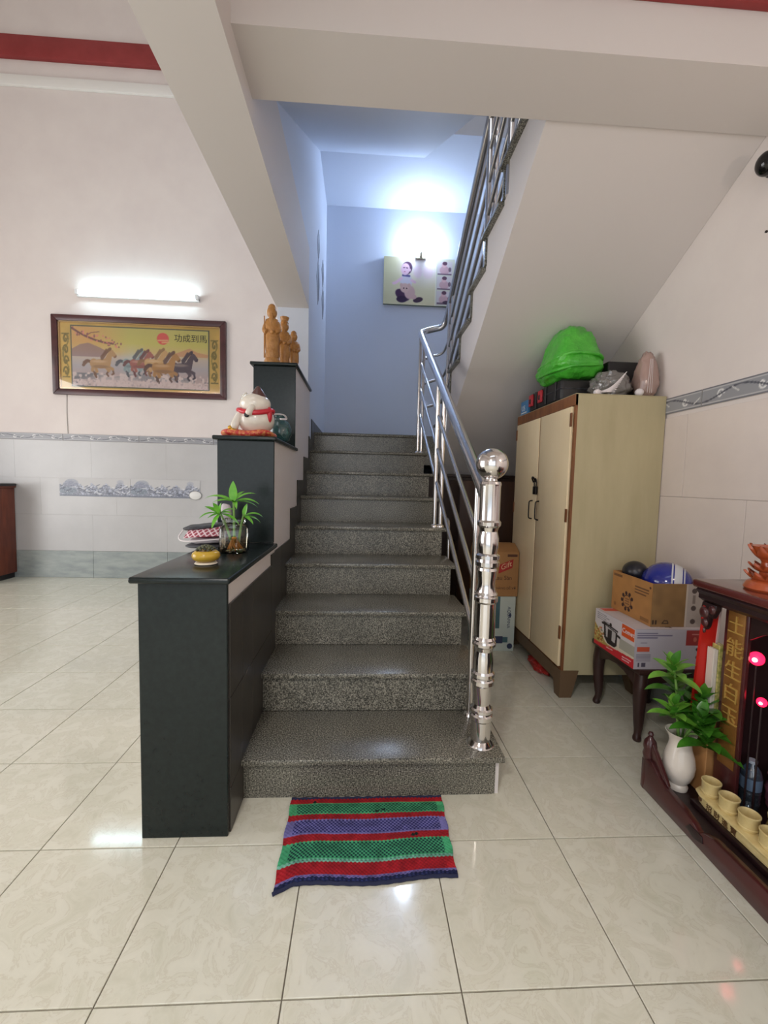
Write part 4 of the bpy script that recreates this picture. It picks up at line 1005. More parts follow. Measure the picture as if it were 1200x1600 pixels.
for (a, b, inner) in ((wy0 + 0.020, ym - 0.009, ym), (ym + 0.009, wy1 - 0.020, ym)):
    d = MB().box(wx0 - 0.012, wx0 + 0.004, a, b, 0.165, wz - 0.064, 0.003, 2).build('door', 'ward_cream', wd)
    yh = (b - 0.03) if a < ym - 0.1 else (a + 0.05)
    MB().tube(smooth_path([(wx0 - 0.012, yh, 0.93), (wx0 - 0.030, yh, 0.935), (wx0 - 0.034, yh, 0.955), (wx0 - 0.034, yh, 1.02), (wx0 - 0.030, yh, 1.04), (wx0 - 0.012, yh, 1.045)], 4), 0.004, 8).build('handle', 'iron_black', d)
    yv = a if a < ym - 0.1 else b
    for z in (0.32, 0.95, 1.45): MB().box(wx0 - 0.016, wx0 - 0.010, yv - 0.012, yv + 0.004, z, z + 0.07).build('hinge', 'ward_frame', d)
MB().box(wx0 - 0.006, wx0 + 0.004, ym - 0.0085, ym + 0.0085, 0.165, wz - 0.064).build('door_gap_strip', 'ward_frame', wd)
# hasp and padlock
lk = MB().box(wx0 - 0.032, wx0 - 0.016, ym - 0.022, ym + 0.020, 1.085, 1.135, 0.004, 2).build('padlock', 'iron_black', wd)
MB().tube(smooth_path([(wx0 - 0.024, ym - 0.014, 1.13), (wx0 - 0.024, ym - 0.016, 1.165), (wx0 - 0.024, ym, 1.182), (wx0 - 0.024, ym + 0.014, 1.165), (wx0 - 0.024, ym + 0.012, 1.135)], 4), 0.004, 8).build('shackle', 'iron_black', lk)
MB().tube(smooth_path([(wx0 - 0.014, ym + 0.01, 1.16), (wx0 - 0.03, ym + 0.02, 1.19), (wx0 - 0.026, ym + 0.045, 1.185), (wx0 - 0.014, ym + 0.05, 1.16)], 4), 0.005, 8).build('hasp', 'iron_black', wd)
# plinth rail and tapered feet
MB().box(wx0 - 0.004, wx0 + 0.02, wy0 + 0.06, wy1 - 0.06, 0.075, 0.150).build('apron', 'ward_leg', wd)
def foot(x0, x1, y0, y1, sx, sy):
    m = MB(); V = []
    xc, yc = (x0, y0)
    top = [(x0, y0), (x1, y0), (x1, y1), (x0, y1)]
    t = 0.35
    bx0, bx1 = (x0, x1 - (x1 - x0) * t) if sx < 0 else (x0 + (x1 - x0) * t, x1)
    by0, by1 = (y0, y1 - (y1 - y0) * t) if sy < 0 else (y0 + (y1 - y0) * t, y1)
    V = [(bx0, by0, 0), (bx1, by0, 0), (bx1, by1, 0), (bx0, by1, 0)] + [(a, b, 0.150) for a, b in top]
    m._add(V, [(3, 2, 1, 0), (4, 5, 6, 7), (0, 1, 5, 4), (1, 2, 6, 5), (2, 3, 7, 6), (3, 0, 4, 7)])
    m.build('foot', 'ward_leg', wd)
foot(wx0 - 0.006, wx0 + 0.095, wy0 - 0.004, wy0 + 0.09, -1, -1); foot(wx0 - 0.006, wx0 + 0.095, wy1 - 0.09, wy1 + 0.002, -1, 1)
foot(wx1 - 0.09, wx1, wy0 + 0.03, wy0 + 0.12, 1, -1); foot(wx1 - 0.09, wx1, wy1 - 0.09, wy1, 1, 1)

# ---- things on top of the wardrobe
def lump(m, c, r, sq=2.6, amp=0.12, freq=9.0, flat_z=None, seed=0.0, nu=48, nv=28, top=None, fold=0.0):
    """a lumpy closed bag: superellipsoid with folds, flattened where it rests"""
    def sgn(a, p): return math.copysign(abs(a) ** p, a)
    e = 2.0 / sq
    def fn(u, v):
        a = u * 2 * PI; t = -PI / 2 + v * PI
        x = sgn(math.cos(t), e) * sgn(math.cos(a), e); y = sgn(math.cos(t), e) * sgn(math.sin(a), e); z = sgn(math.sin(t), e)
        p = Vector((x, y, z))
        n = mnoise.noise(p * freq * 0.3 + Vector((seed, 0, 0))) + 0.5 * mnoise.noise(p * freq * 0.8 + Vector((0, seed, 0)))
        n2 = abs(mnoise.noise(Vector((x * 2.0 + seed, y * 2.0, z * 4.5)))) * fold
        k = 1 + amp * n - n2
        px, py, pz = x * k * r[0], y * k * r[1], z * k * r[2]
        if top:
            h = (pz / r[2] + 1) / 2; q = top(h); px *= q; py *= q
        q = Vector((c[0] + px, c[1] + py, c[2] + pz))
        if flat_z is not None and q.z < flat_z: q.z = flat_z + 0.0002
        return q
    m.grid(fn, nu, nv); return m
TZ = wz
M('green_plastic', (56, 168, 40), 0.3, noise=(9, 0.3, 0.72), col2=(92, 196, 66), coat=0.3, bump=(26, 0.5, 0.02))
M('case_black', (26, 24, 26), 0.45); M('case_red', (196, 48, 60), 0.4); M('blue_box', (74, 134, 186), 0.5); M('print_white', (226, 230, 232), 0.5)
# black tool case the green bag rests on
tc = thing('tool_case', 'black plastic tool case with red latches on the wardrobe under the green bag', 'case', (1.22, 2.53, TZ))
MB().box(1.105, 1.32, 2.352, 2.80, TZ, TZ + 0.125, 0.018, 3).build('shell', 'case_black', tc)
MB().box(1.102, 1.322, 2.350, 2.802, TZ + 0.066, TZ + 0.074, 0.002, 1).build('seam', 'cap_black', tc)
for y in (2.76, 2.62):
    l_ = MB().box(1.094, 1.106, y - 0.028, y + 0.028, TZ + 0.038, TZ + 0.112, 0.004, 2).build('latch', 'case_red', tc)
    MB().box(1.091, 1.096, y - 0.010, y + 0.010, TZ + 0.055, TZ + 0.085, 0.002, 1).build('latch_button', 'case_black', l_)
for y in (2.69, 2.55, 2.42): MB().box(1.098, 1.106, y - 0.012, y + 0.012, TZ + 0.01, TZ + 0.118, 0.003, 1).build('rib', 'case_black', tc)
gb = thing('plastic_bag', 'bright green plastic bag bulging on the black case on the wardrobe', 'bag', (1.225, 2.50, TZ + 0.127))
def gtop(h): return 1.0 if h < 0.28 else 1.0 - 0.42 * ((h - 0.28) / 0.72) ** 0.8
m = MB(); lump(m, (1.214, 2.50, TZ + 0.127 + 0.155), (0.155, 0.21, 0.165), 3.4, 0.07, 7.0, TZ + 0.1275, 3.0, 64, 40, gtop, 0.10)
m.build('sack', 'green_plastic', gb, ang=75)
m = MB(); lump(m, (1.14, 2.40, TZ + 0.21), (0.07, 0.09, 0.06), 2.2, 0.2, 8, None, 8.0, 30, 18, None, 0.2); m.build('knot_lobe', 'green_plastic', gb, ang=75)
for zz in (0.185, 0.245):
    MB().tube([(1.214 + 0.140 * math.copysign(abs(math.cos(a)) ** 0.6, math.cos(a)), 2.50 + 0.190 * math.copysign(abs(math.sin(a)) ** 0.6, math.sin(a)), TZ + zz + 0.012 * math.sin(a * 2 + zz * 20)) for a in np.linspace(0, 2 * PI, 49)], 0.010, 8).build('crease', 'green_plastic', gb, ang=75)
bb = thing('small_box', 'small blue printed carton at the far front corner of the wardrobe top', 'box', (1.13, 2.88, TZ))
MB().box(1.10, 1.20, 2.815, 2.935, TZ, TZ + 0.095, 0.002, 1).build('carton', 'blue_box', bb)
lettering('print', 'US', (1.0995, 2.915, TZ + 0.03), (0, -1, 0), (0, 0, 1), 0.05, 'print_white', bb)
MB().box(1.0985, 1.10, 2.83, 2.92, TZ + 0.012, TZ + 0.020).build('stripe', 'print_white', bb)
sc_ = thing('suitcase', 'flat black suitcase standing at the back of the wardrobe top', 'suitcase', (1.45, 2.56, TZ))
MB().box(1.372, 1.568, 2.36, 2.60, TZ, TZ + 0.232, 0.012, 3).build('shell', 'case_black', sc_)
MB().box(1.370, 1.570, 2.357, 2.363, TZ + 0.105, TZ + 0.112).build('zip', 'cap_black', sc_)
MB().tube(smooth_path([(1.43, 2.52, TZ + 0.228), (1.43, 2.52, TZ + 0.240), (1.48, 2.52, TZ + 0.240), (1.48, 2.52, TZ + 0.228)], 4), 0.006, 8).build('handle', 'case_black', sc_)
clear_mat('clear_bag', tint=(240, 238, 236), refl=0.06, rough=0.15, body=0.28, bodycol=(206, 200, 194))
clear_mat('pink_bag', tint=(236, 214, 206), refl=0.05, rough=0.2, body=0.62, bodycol=(204, 172, 162))
g1 = thing('clear_bag', 'clear plastic bag holding something black at the wardrobe edge', 'bag', (1.335, 2.26, TZ))
m = MB(); lump(m, (1.375, 2.28, TZ + 0.062), (0.072, 0.06, 0.062), 2.4, 0.10, 8, TZ, 5.0); m.build('dark_contents', 'cap_black', g1, ang=70)
m = MB(); lump(m, (1.335, 2.265, TZ + 0.066), (0.108, 0.082, 0.080), 2.2, 0.16, 10, TZ, 1.0, 56, 32, None, 0.22); m.build('film', 'clear_bag', g1, ang=80)
for k in range(9):
    a = -0.9 + k * 0.22
    MB().tube(smooth_path([(1.228, 2.19, TZ + 0.018), (1.265 + 0.01 * k * .3, 2.176, TZ + 0.03 + 0.012 * math.sin(a * 2)), (1.31 + 0.012 * k * 0.6, 2.175, TZ + 0.02 + 0.013 * k)], 4), 0.0022, 6).build('pleat', 'strap_white', g1)
MB().ball((1.222, 2.185, TZ + 0.016), 0.016, (1.3, 1, 1)).build('knot', 'strap_white', g1)
g2 = thing('pink_bag', 'tall pinkish plastic bag standing against the right wall on the wardrobe', 'bag', (1.515, 2.23, TZ))
def ptop(h): return 0.92 if h < 0.4 else 0.92 - 0.42 * ((h - 0.4) / 0.6)
m = MB(); lump(m, (1.512, 2.235, TZ + 0.124), (0.066, 0.06, 0.124), 3.0, 0.08, 8, TZ, 2.0, 48, 32, ptop, 0.12); m.build('film', 'pink_bag', g2, ang=80)
m = MB(); lump(m, (1.51, 2.24, TZ + 0.055), (0.048, 0.042, 0.055), 2.6, 0.08, 6, TZ, 6.0); m.build('contents', M('pale_green', (150, 156, 128), 0.6), g2, ang=70)
for k in range(3):
    MB().tube([(1.482 + 0.012 * k, 2.172 - 0.002 * (k % 2), TZ + 0.02), (1.490 + 0.009 * k, 2.176, TZ + 0.12), (1.502 + 0.006 * k, 2.190, TZ + 0.20)], 0.0010, 6).build('pleat', 'strap_white', g2)
MB().ball((1.445, 2.18, TZ + 0.022), 0.020, (1.1, 1, 1)).build('knot', 'strap_white', g2)

# ================================================================== CARTONS BESIDE THE WARDROBE
M('cardboard', (176, 128, 78), 0.7, noise=(6, 0.3, 0.7), col2=(164, 116, 68)); M('carton_white', (196, 204, 196), 0.55); M('gift_red', (176, 40, 36), 0.5); M('carton_ink', (84, 50, 34), 0.6); M('teal_print', (72, 104, 112), 0.5); M('navy_print', (54, 62, 92), 0.5)
aq = thing('water_carton', 'white bottled water carton on the floor beside the wardrobe', 'carton', (0.92, 2.90, 0))
ax0, ax1, ay = 0.80, 1.066, 2.775
MB().box(ax0, ax1, ay, ay + 0.22, 0, 0.382, 0.003, 1).build('carton', 'carton_white', aq)
MB().box(ax0 + 0.05, ax0 + 0.158, ay - 0.0015, ay, 0.16, 0.380).build('teal_panel', 'teal_print', aq)
lettering('brand_print', 'AQUAFINA', (1.012, ay, 0.312), (0, 0, -1), (1, 0, 0), 0.030, 'navy_print', aq)
MB().prism([(1.018, 0.252), (1.034, 0.270), (1.040, 0.252), (1.034, 0.234)], ay - 0.0012, ay, 'y').build('logo', 'navy_print', aq)
MB().box(0.93, 0.985, ay - 0.0012, ay, 0.055, 0.105).build('bottle_print', 'navy_print', aq)
MB().box(0.985, 1.02, ay - 0.0012, ay, 0.062, 0.100).build('bottle_print', 'teal_print', aq)
rot = Matrix.Rotation(PI / 2, 3, 'X')
MB().lathe([(0.0005, 0), (0.019, 0), (0.019, 0.0012), (0.0005, 0.0012)], (1.036, ay, 0.036), 20, 1, 1, rot).build('round_print', 'navy_print', aq)
gf = thing('gift_carton', 'brown cardboard carton printed Gift stacked on the water carton', 'carton', (0.93, 2.90, 0.382))
MB().box(0.80, 1.075, 2.772, 2.995, 0.382, 0.690, 0.003, 1).build('carton', 'cardboard', gf)
m = MB(); m.prism([(2.772, 0.690), (2.995, 0.690), (2.96, 0.728), (2.86, 0.735)], 0.802, 1.073, 'x'); m.build('bulging_flap', 'cardboard', gf)
MB().prism([(0.936, 0.540), (1.030, 0.580), (1.036, 0.640), (0.942, 0.600)], 2.7705, 2.772, 'y').build('logo_panel', 'gift_red', gf)
lettering('brand_print', 'Gift', (0.951, 2.7705, 0.563), (1, 0, 0.42), (0, 0, 1), 0.052, M('gift_cream', (232, 190, 150), 0.5), gf)
lettering('product_print', 'Lau Sàn', (0.908, 2.772, 0.498), (1, 0, 0), (0, 0, 1), 0.040, 'carton_ink', gf)
MB().box(0.995, 1.062, 2.771, 2.772, 0.655, 0.672).build('label_print', 'carton_ink', gf)
lettering('small_print', 'HÀNG DỄ VỠ', (0.925, 2.772, 0.432), (1, 0, 0), (0, 0, 1), 0.022, 'carton_ink', gf)
rb_ = thing('red_bag', 'crumpled red plastic bag on the floor under the wardrobe apron', 'bag', (1.13, 2.50, 0))
M('red_plastic', (150, 34, 30), 0.4, noise=(12, 0.3, 0.7), col2=(190, 52, 44))
m = MB(); lump(m, (1.135, 2.50, 0.030), (0.055, 0.125, 0.034), 2.4, 0.25, 9, 0.0, 2.2, 44, 24, None, 0.25); m.build('sack', 'red_plastic', rb_, ang=75)

# ---- dark cupboard in the gloom under the landing, and a steel pole
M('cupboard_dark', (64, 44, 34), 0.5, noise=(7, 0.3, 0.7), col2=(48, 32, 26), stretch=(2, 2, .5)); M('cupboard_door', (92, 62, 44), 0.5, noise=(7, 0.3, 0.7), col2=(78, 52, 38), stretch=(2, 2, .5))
cb_ = thing('cupboard', 'dark brown wooden cupboard in the shade under the stair landing', 'cupboard', (1.07, 4.1, 0))
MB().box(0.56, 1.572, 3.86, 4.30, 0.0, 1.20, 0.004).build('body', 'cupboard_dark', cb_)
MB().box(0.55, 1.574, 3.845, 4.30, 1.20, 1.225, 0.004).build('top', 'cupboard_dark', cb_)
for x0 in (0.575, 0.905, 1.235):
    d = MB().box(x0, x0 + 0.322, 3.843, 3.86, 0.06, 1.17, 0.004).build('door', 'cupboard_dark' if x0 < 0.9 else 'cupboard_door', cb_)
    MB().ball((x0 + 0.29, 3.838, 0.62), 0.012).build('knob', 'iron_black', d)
mp = thing('steel_pole', 'bent steel tube leaning in the dark space beside the stairs', 'pole', (0.60, 2.9, 0))
MB().tube(smooth_path([(0.600, 2.80, 0.0), (0.604, 2.84, 0.45), (0.606, 2.875, 0.82), (0.604, 2.90, 0.885), (0.596, 2.93, 0.885)], 6), 0.012, 12).build('tube', 'steel_satin', mp, ang=60)

# ================================================================== LOW TABLE WITH CARTONS AND HELMETS
M('dark_wood', (44, 28, 26), 0.35, noise=(9, 0.3, 0.7), col2=(62, 38, 34), stretch=(2, 2, .6))
lt = thing('low_table', 'low dark wooden table with curved legs beside the wardrobe', 'table', (1.40, 1.93, 0))
tz = 0.342
MB().box(1.235, 1.572, 1.735, 2.125, tz - 0.028, tz, 0.008, 2).build('table_top', 'dark_wood', lt)
def apron(pts, x0, x1, ax):
    MB().prism(pts, x0, x1, ax, 0.003).build('apron', 'dark_wood', lt)
for (xa, xb) in ((1.250, 1.268), (1.548, 1.566)):
    apron([(1.76, tz - 0.028), (2.10, tz - 0.028), (2.10, tz - 0.115), (2.05, tz - 0.085), (1.99, tz - 0.062), (1.93, tz - 0.055), (1.87, tz - 0.062), (1.81, tz - 0.085), (1.76, tz - 0.115)], xa, xb, 'x')
for (ya, yb) in ((1.752, 1.770), (2.092, 2.110)):
    apron([(1.26, tz - 0.028), (1.55, tz - 0.028), (1.55, tz - 0.115), (1.50, tz - 0.08), (1.405, tz - 0.06), (1.31, tz - 0.08), (1.26, tz - 0.115)], ya, yb, 'y')
def cab_leg(x, y, sx, sy):
    pts = [(x, y, tz - 0.028), (x + 0.010 * sx, y + 0.008 * sy, tz - 0.09), (x + 0.014 * sx, y + 0.012 * sy, tz - 0.15), (x + 0.004 * sx, y + 0.004 * sy, 0.09), (x + 0.002 * sx, y + 0.002 * sy, 0.05), (x + 0.012 * sx, y + 0.010 * sy, 0.022), (x + 0.016 * sx, y + 0.014 * sy, 0.0)]
    sp = smooth_path(pts, 4); n_ = len(sp)
    rr = np.interp(np.linspace(0, 1, n_), [0, 0.17, 0.35, 0.52, 0.68, 0.8, 0.9, 1.0], [0.030, 0.031, 0.027, 0.021, 0.017, 0.015, 0.020, 0.014])
    MB().tube(sp, 0.02, 10, radii=list(rr)).build('leg', 'dark_wood', lt, ang=50)
for (x, y, sx, sy) in ((1.272, 1.772, -1, -1), (1.272, 2.09, -1, 1), (1.535, 1.772, 1, -1), (1.535, 2.09, 1, 1)): cab_leg(x, y, sx * 0.5, sy * 0.5)
# carton with the electric pot
pb = thing('cooker_carton', 'white cooker carton with an orange logo and pot picture on the low table', 'carton', (1.38, 1.90, tz))
bx0_, bx1_, by0_, by1_, bz0_, bz1_ = 1.212, 1.545, 1.745, 2.06, tz, 0.522
M('carton_grey', (190, 184, 190), 0.5); M('logo_orange', (224, 92, 44), 0.5); M('label_red', (166, 58, 54), 0.5); M('ink_grey', (92, 88, 104), 0.6); M('pot_dark', (46, 42, 44), 0.4)
MB().box(bx0_, bx1_, by0_, by1_, bz0_, bz1_, 0.002, 1).build('carton', 'carton_grey', pb)
pp = Print(150, 80, (216, 210, 210))
pp.vgrad([(0, (206, 36, 56)), (0.10, (206, 36, 56)), (0.16, (214, 60, 50)), (0.20, (226, 216, 190)), (0.5, (218, 210, 208)), (1, (214, 206, 210))])
pp.poly([(0, 0.0), (0, 0.62), (0.16, 0.42), (0.30, 0.22), (0.42, 0.16), (0.42, 0.0)], (186, 158, 84), 1); pp.poly([(0, 0.0), (0, 0.10), (0.25, 0.12), (0.62, 0.20), (1, 0.24), (1, 0.0)], (208, 40, 52), 1)
for k in range(60): pp.ell(pp.rng.random() * 0.26, 0.14 + pp.rng.random() * 0.42, 0.014, 0.025, [(90, 96, 40), (190, 70, 40), (220, 200, 130)][k % 3], 0.8)
pp.rect(0.66, 1, 0.30, 0.56, (170, 166, 150), 0.8)
pp.rect(0.70, 0.985, 0.66, 0.97, (228, 92, 40))
pp.poly([(0.24, 0.72), (0.60, 0.64), (0.60, 0.30), (0.54, 0.22), (0.36, 0.22), (0.27, 0.34)], (46, 40, 42)); pp.poly([(0.29, 0.68), (0.56, 0.62), (0.55, 0.34), (0.32, 0.38)], (196, 190, 188)); pp.rect(0.36, 0.46, 0.24, 0.62, (52, 44, 46)); pp.ell(0.41, 0.31, 0.07, 0.08, (40, 34, 36))
pp.line([(0.20, 0.70), (0.28, 0.70)], 0.03, (40, 34, 36)); pp.line([(0.58, 0.58), (0.66, 0.56)], 0.03, (40, 34, 36)); pp.line([(0.24, 0.74), (0.60, 0.68)], 0.022, (40, 34, 36)); pp.ell(0.42, 0.76, 0.03, 0.05, (40, 34, 36))
for k in range(4): pp.line([(0.06, 0.93 - 0.05 * k), (0.30 + 0.08 * (k % 2), 0.92 - 0.05 * k)], 0.009, (120, 116, 124), 0.8)
pp.line([(0.34, 0.10), (0.50, 0.12)], 0.012, (240, 200, 190)); pp.line([(0.74, 0.13), (0.94, 0.15)], 0.012, (246, 210, 214)); pp.line([(0.74, 0.07), (0.9, 0.08)], 0.012, (246, 210, 214))
pp.sheet('pot_print', (bx0_ - 0.0006, by1_, bz0_), (0, -(by1_ - by0_), 0), (0, 0, bz1_ - bz0_), pb, 0.45)
lettering('logo_print', 'Comet', (bx0_ - 0.0010, by0_ + 0.091, bz0_ + 0.138), (0, -1, 0), (0, 0, 1), 0.030, 'print_white', pb)
p2 = Print(140, 76, (188, 182, 190))
for k in range(3): p2.line([(0.03, 0.90 - 0.055 * k), (0.30 + 0.2 * (k == 1), 0.90 - 0.055 * k)], 0.014, (98, 92, 120), 0.85)
p2.line([(0.08, 0.66), (0.16, 0.66)], 0.010, (120, 112, 130)); p2.rect(0.03, 0.20, 0.44, 0.56, (204, 92, 66)); p2.rect(0.70, 0.985, 0.60, 0.985, (160, 58, 56)); p2.line([(0.78, 0.88), (0.95, 0.88)], 0.012, (220, 150, 140)); p2.ell(0.82, 0.75, 0.025, 0.06, (206, 120, 100), 0.8); p2.ell(0.94, 0.74, 0.02, 0.05, (206, 120, 100), 0.6)
p2.ell(0.89, 0.50, 0.05, 0.055, (56, 50, 54)); p2.ell(0.89, 0.30, 0.045, 0.06, (56, 50, 54)); p2.rect(0.83, 0.98, 0.555, 0.58, (220, 214, 216)); p2.rect(0.05, 0.075, 0.06, 0.17, (70, 66, 80)); p2.rect(0.10, 0.16, 0.06, 0.17, (86, 80, 96))
for k in range(4): p2.line([(0.03, 0.36 - 0.05 * k), (0.22, 0.36 - 0.05 * k)], 0.009, (110, 104, 122), 0.8)
p2.sheet('end_print', (bx0_, by0_ - 0.0006, bz0_), (bx1_ - bx0_, 0, 0), (0, 0, bz1_ - bz0_), pb, 0.45)
p3 = Print(80, 60, (204, 194, 196)); p3.rect(0.05, 0.55, 0.82, 0.98, (206, 92, 72)); p3.poly([(0.4, 0.1), (0.55, 0.05), (0.55, 0.35), (0.4, 0.45)], (80, 66, 62))
p3.sheet('top_print', (bx0_, by0_, bz1_ + 0.0005), (bx1_ - bx0_, 0, 0), (0, by1_ - by0_, 0), pb, 0.45)
# open brown carton holding the helmets
ob = thing('open_carton', 'open brown cardboard carton holding helmets on top of the cooker carton', 'carton', (1.43, 1.92, 0.523))
cx0, cx1, cy0, cy1, cz0, cz1 = 1.298, 1.560, 1.775, 2.07, 0.5232, 0.718
def wall_sheet(x0, x1, y0, y1): MB().box(x0, x1, y0, y1, cz0, cz1).build('carton_wall', 'cardboard', ob)
wall_sheet(cx0, cx0 + 0.004, cy0, cy1); wall_sheet(cx1 - 0.004, cx1, cy0, cy1); wall_sheet(cx0 + 0.004, cx1 - 0.004, cy0, cy0 + 0.004); wall_sheet(cx0 + 0.004, cx1 - 0.004, cy1 - 0.004, cy1)
MB().box(cx0 + 0.004, cx1 - 0.004, cy0 + 0.004, cy1 - 0.004, cz0, cz0 + 0.004).build('carton_base', 'cardboard', ob)
p4 = Print(130, 80, (182, 130, 76)); p4.c *= (0.95 + 0.1 * p4.noise(5, 2))[..., None]
for k in range(9):
    a = 0.5 + k * 0.66; p4.ell(0.42 + 0.135 * math.cos(a), 0.34 + 0.205 * math.sin(a), 0.030, 0.048, (52, 34, 38), 0.95)
p4.line([(0.42 + 0.10 * math.cos(a), 0.34 + 0.15 * math.sin(a)) for a in np.linspace(0, 6.3, 30)], 0.012, (84, 56, 48))
for k in range(3): p4.line([(0.37, 0.40 - 0.06 * k), (0.47, 0.40 - 0.06 * k)], 0.012, (104, 70, 56), 0.8)
for k in range(3): p4.line([(0.60, 0.80 - 0.07 * k), (0.92 - 0.06 * (k == 2), 0.80 - 0.07 * k)], 0.014, (84, 56, 44), 0.85)
p4.ell(0.95, 0.88, 0.02, 0.03, (76, 50, 44)); p4.rect(0.03, 0.26, 0.88, 0.95, (104, 72, 52), 0.8); p4.rect(0.76, 0.96, 0.06, 0.15, (140, 98, 58), 0.9); p4.ell(0.1, 0.16, 0.03, 0.05, (120, 82, 56), 0.6)
p4.sheet('side_print', (cx0 - 0.0005, cy1, cz0), (0, -(cy1 - cy0), 0), (0, 0, cz1 - cz0), ob, 0.7)
p5 = Print(100, 80, (138, 106, 68)); p5.c *= (0.93 + 0.14 * p5.noise(6, 7))[..., None]
p5.rect(0.62, 1, 0, 1, (176, 164, 156)); p5.rect(0.60, 0.62, 0, 1, (196, 184, 172))
for v in (0.13, 0.44, 0.84): p5.ell(0.74, v, 0.045, 0.06, (70, 58, 56), 0.9)
p5.rect(0.72, 0.76, 0.55, 0.74, (110, 98, 92), 0.7); p5.rect(0.03, 0.05, 0.06, 0.16, (60, 44, 36)); p5.rect(0.08, 0.10, 0.06, 0.16, (60, 44, 36)); p5.line([(0.20, 0.08), (0.24, 0.15), (0.29, 0.14), (0.31, 0.08), (0.20, 0.08)], 0.012, (70, 52, 40))
p5.sheet('front_print', (cx0, cy0 - 0.0005, cz0), (cx1 - cx0, 0, 0), (0, 0, cz1 - cz0), ob, 0.7)
# helmets
def helmet(label, cx, cy, cz, r, mat, stripes):
    h = thing('helmet', label, 'helmet', (cx, cy, cz - r * 0.86), 'helmets in the open carton')
    def fn(u, v):
        a = u * 2 * PI; t = -0.75 + v * (PI / 2 + 0.75)
        return (cx + r * 1.0 * math.cos(t) * math.cos(a), cy + r * 1.04 * math.cos(t) * math.sin(a), cz + r * 0.95 * math.sin(t))
    ca_, sa_ = math.cos(-0.65), math.sin(-0.65)
    turn = lambda v: (cx + (v.x - cx) * ca_ - (v.y - cy) * sa_, cy + (v.x - cx) * sa_ + (v.y - cy) * ca_, v.z)
    MB().grid(fn, 48, 24).xform(turn).build('shell', mat, h, ang=70)
    z0 = cz + r * 0.95 * math.sin(-0.75)
    MB().tube([(cx + r * math.cos(-0.75) * math.cos(a), cy + r * 1.04 * math.cos(-0.75) * math.sin(a), z0) for a in np.linspace(0, 2 * PI, 41)], 0.006, 8).build('rim', 'case_black', h)
    for (x0, x1, mm) in stripes:
        def st_(u, v):
            s_ = x0 + (x1 - x0) * v; a = -0.35 + u * (PI + 0.7); q = math.sqrt(max(0, 1 - s_ * s_)) * 1.006
            return (cx + r * s_ * 1.006, cy - r * 1.04 * q * math.cos(a), cz + r * 0.95 * q * math.sin(a))
        MB().grid(st_, 40, 6).xform(turn).build('stripe', mm, h, ang=70)
M('helmet_blue', (28, 40, 140), 0.15, coat=0.6); M('helmet_white', (206, 208, 214), 0.25); M('helmet_black', (30, 30, 38), 0.3)
helmet('blue helmet with white stripes lying in the open brown carton', 1.448, 1.892, 0.694, 0.104, 'helmet_blue', [(0.16, 0.22, 'helmet_white'), (0.27, 0.56, 'helmet_white'), (0.61, 0.66, 'helmet_white')])
helmet('black helmet tucked behind the blue one in the carton', 1.368, 2.005, 0.722, 0.058, 'helmet_black', [])
# ================================================================== FLOOR ALTAR AT THE RIGHT
M('altar_wood', (58, 26, 28), 0.28, noise=(8, 0.3, 0.7), col2=(82, 36, 36), stretch=(2, 0.5, 2), coat=0.3)
M('altar_dark', (36, 22, 24), 0.35, noise=(8, 0.3, 0.7), col2=(48, 30, 30))
M('altar_top', (96, 44, 40), 0.12, noise=(6, 0.3, 0.7), col2=(78, 34, 32), stretch=(2, 0.4, 1), coat=0.4)
M('altar_gold', (150, 104, 46), 0.45, metal=0.25, noise=(14, 0.3, 0.7), col2=(122, 78, 36))
al = thing('altar_cabinet', 'dark carved wooden floor altar with gold lettered pillar against the right wall', 'altar', (1.34, 0.9, 0))
AY0, AY1 = 0.30, 1.49
# base with low carved gallery
MB().box(1.115, 1.572, AY0, AY1 - 0.02, 0.0, 0.045, 0.004).build('base', 'altar_dark', al)
gal = [(AY0, 0.0), (AY1, 0.0), (AY1, 0.115), (1.44, 0.128), (1.40, 0.10), (1.36, 0.082), (1.28, 0.075), (1.235, 0.062), (1.215, 0.048), (1.195, 0.062), (1.16, 0.075), (1.02, 0.078), (0.80, 0.085), (AY0, 0.088)]
MB().prism(gal, 1.092, 1.116, 'x', 0.004).build('front_gallery', 'altar_wood', al)
MB().prism([(1.116, 0.0), (1.572, 0.0), (1.572, 0.05), (1.30, 0.06), (1.20, 0.085), (1.15, 0.115), (1.116, 0.12)], AY1 - 0.022, AY1, 'y', 0.004).build('end_gallery', 'altar_wood', al)
MB().prism([(1.245, 0.050), (1.26, 0.03), (1.225, 0.018), (1.19, 0.03), (1.195, 0.050)], 1.089, 1.094, 'x', 0.001).build('carved_motif', 'altar_dark', al)
fp = MB().lathe([(0.020, 0.0), (0.023, 0.05), (0.020, 0.12), (0.024, 0.135), (0.020, 0.15), (0.024, 0.165), (0.020, 0.185), (0.011, 0.197), (0.007, 0.205), (0.010, 0.212), (0.007, 0.220), (0.0005, 0.223)], (1.112, 1.476, 0), 20).build('corner_post', 'altar_wood', al)
MB().prism([(1.455, 0.13), (1.40, 0.10), (1.36, 0.088), (1.39, 0.125), (1.42, 0.16), (1.45, 0.19)], 1.100, 1.114, 'x', 0.003).build('scroll_bracket', 'altar_wood', al)
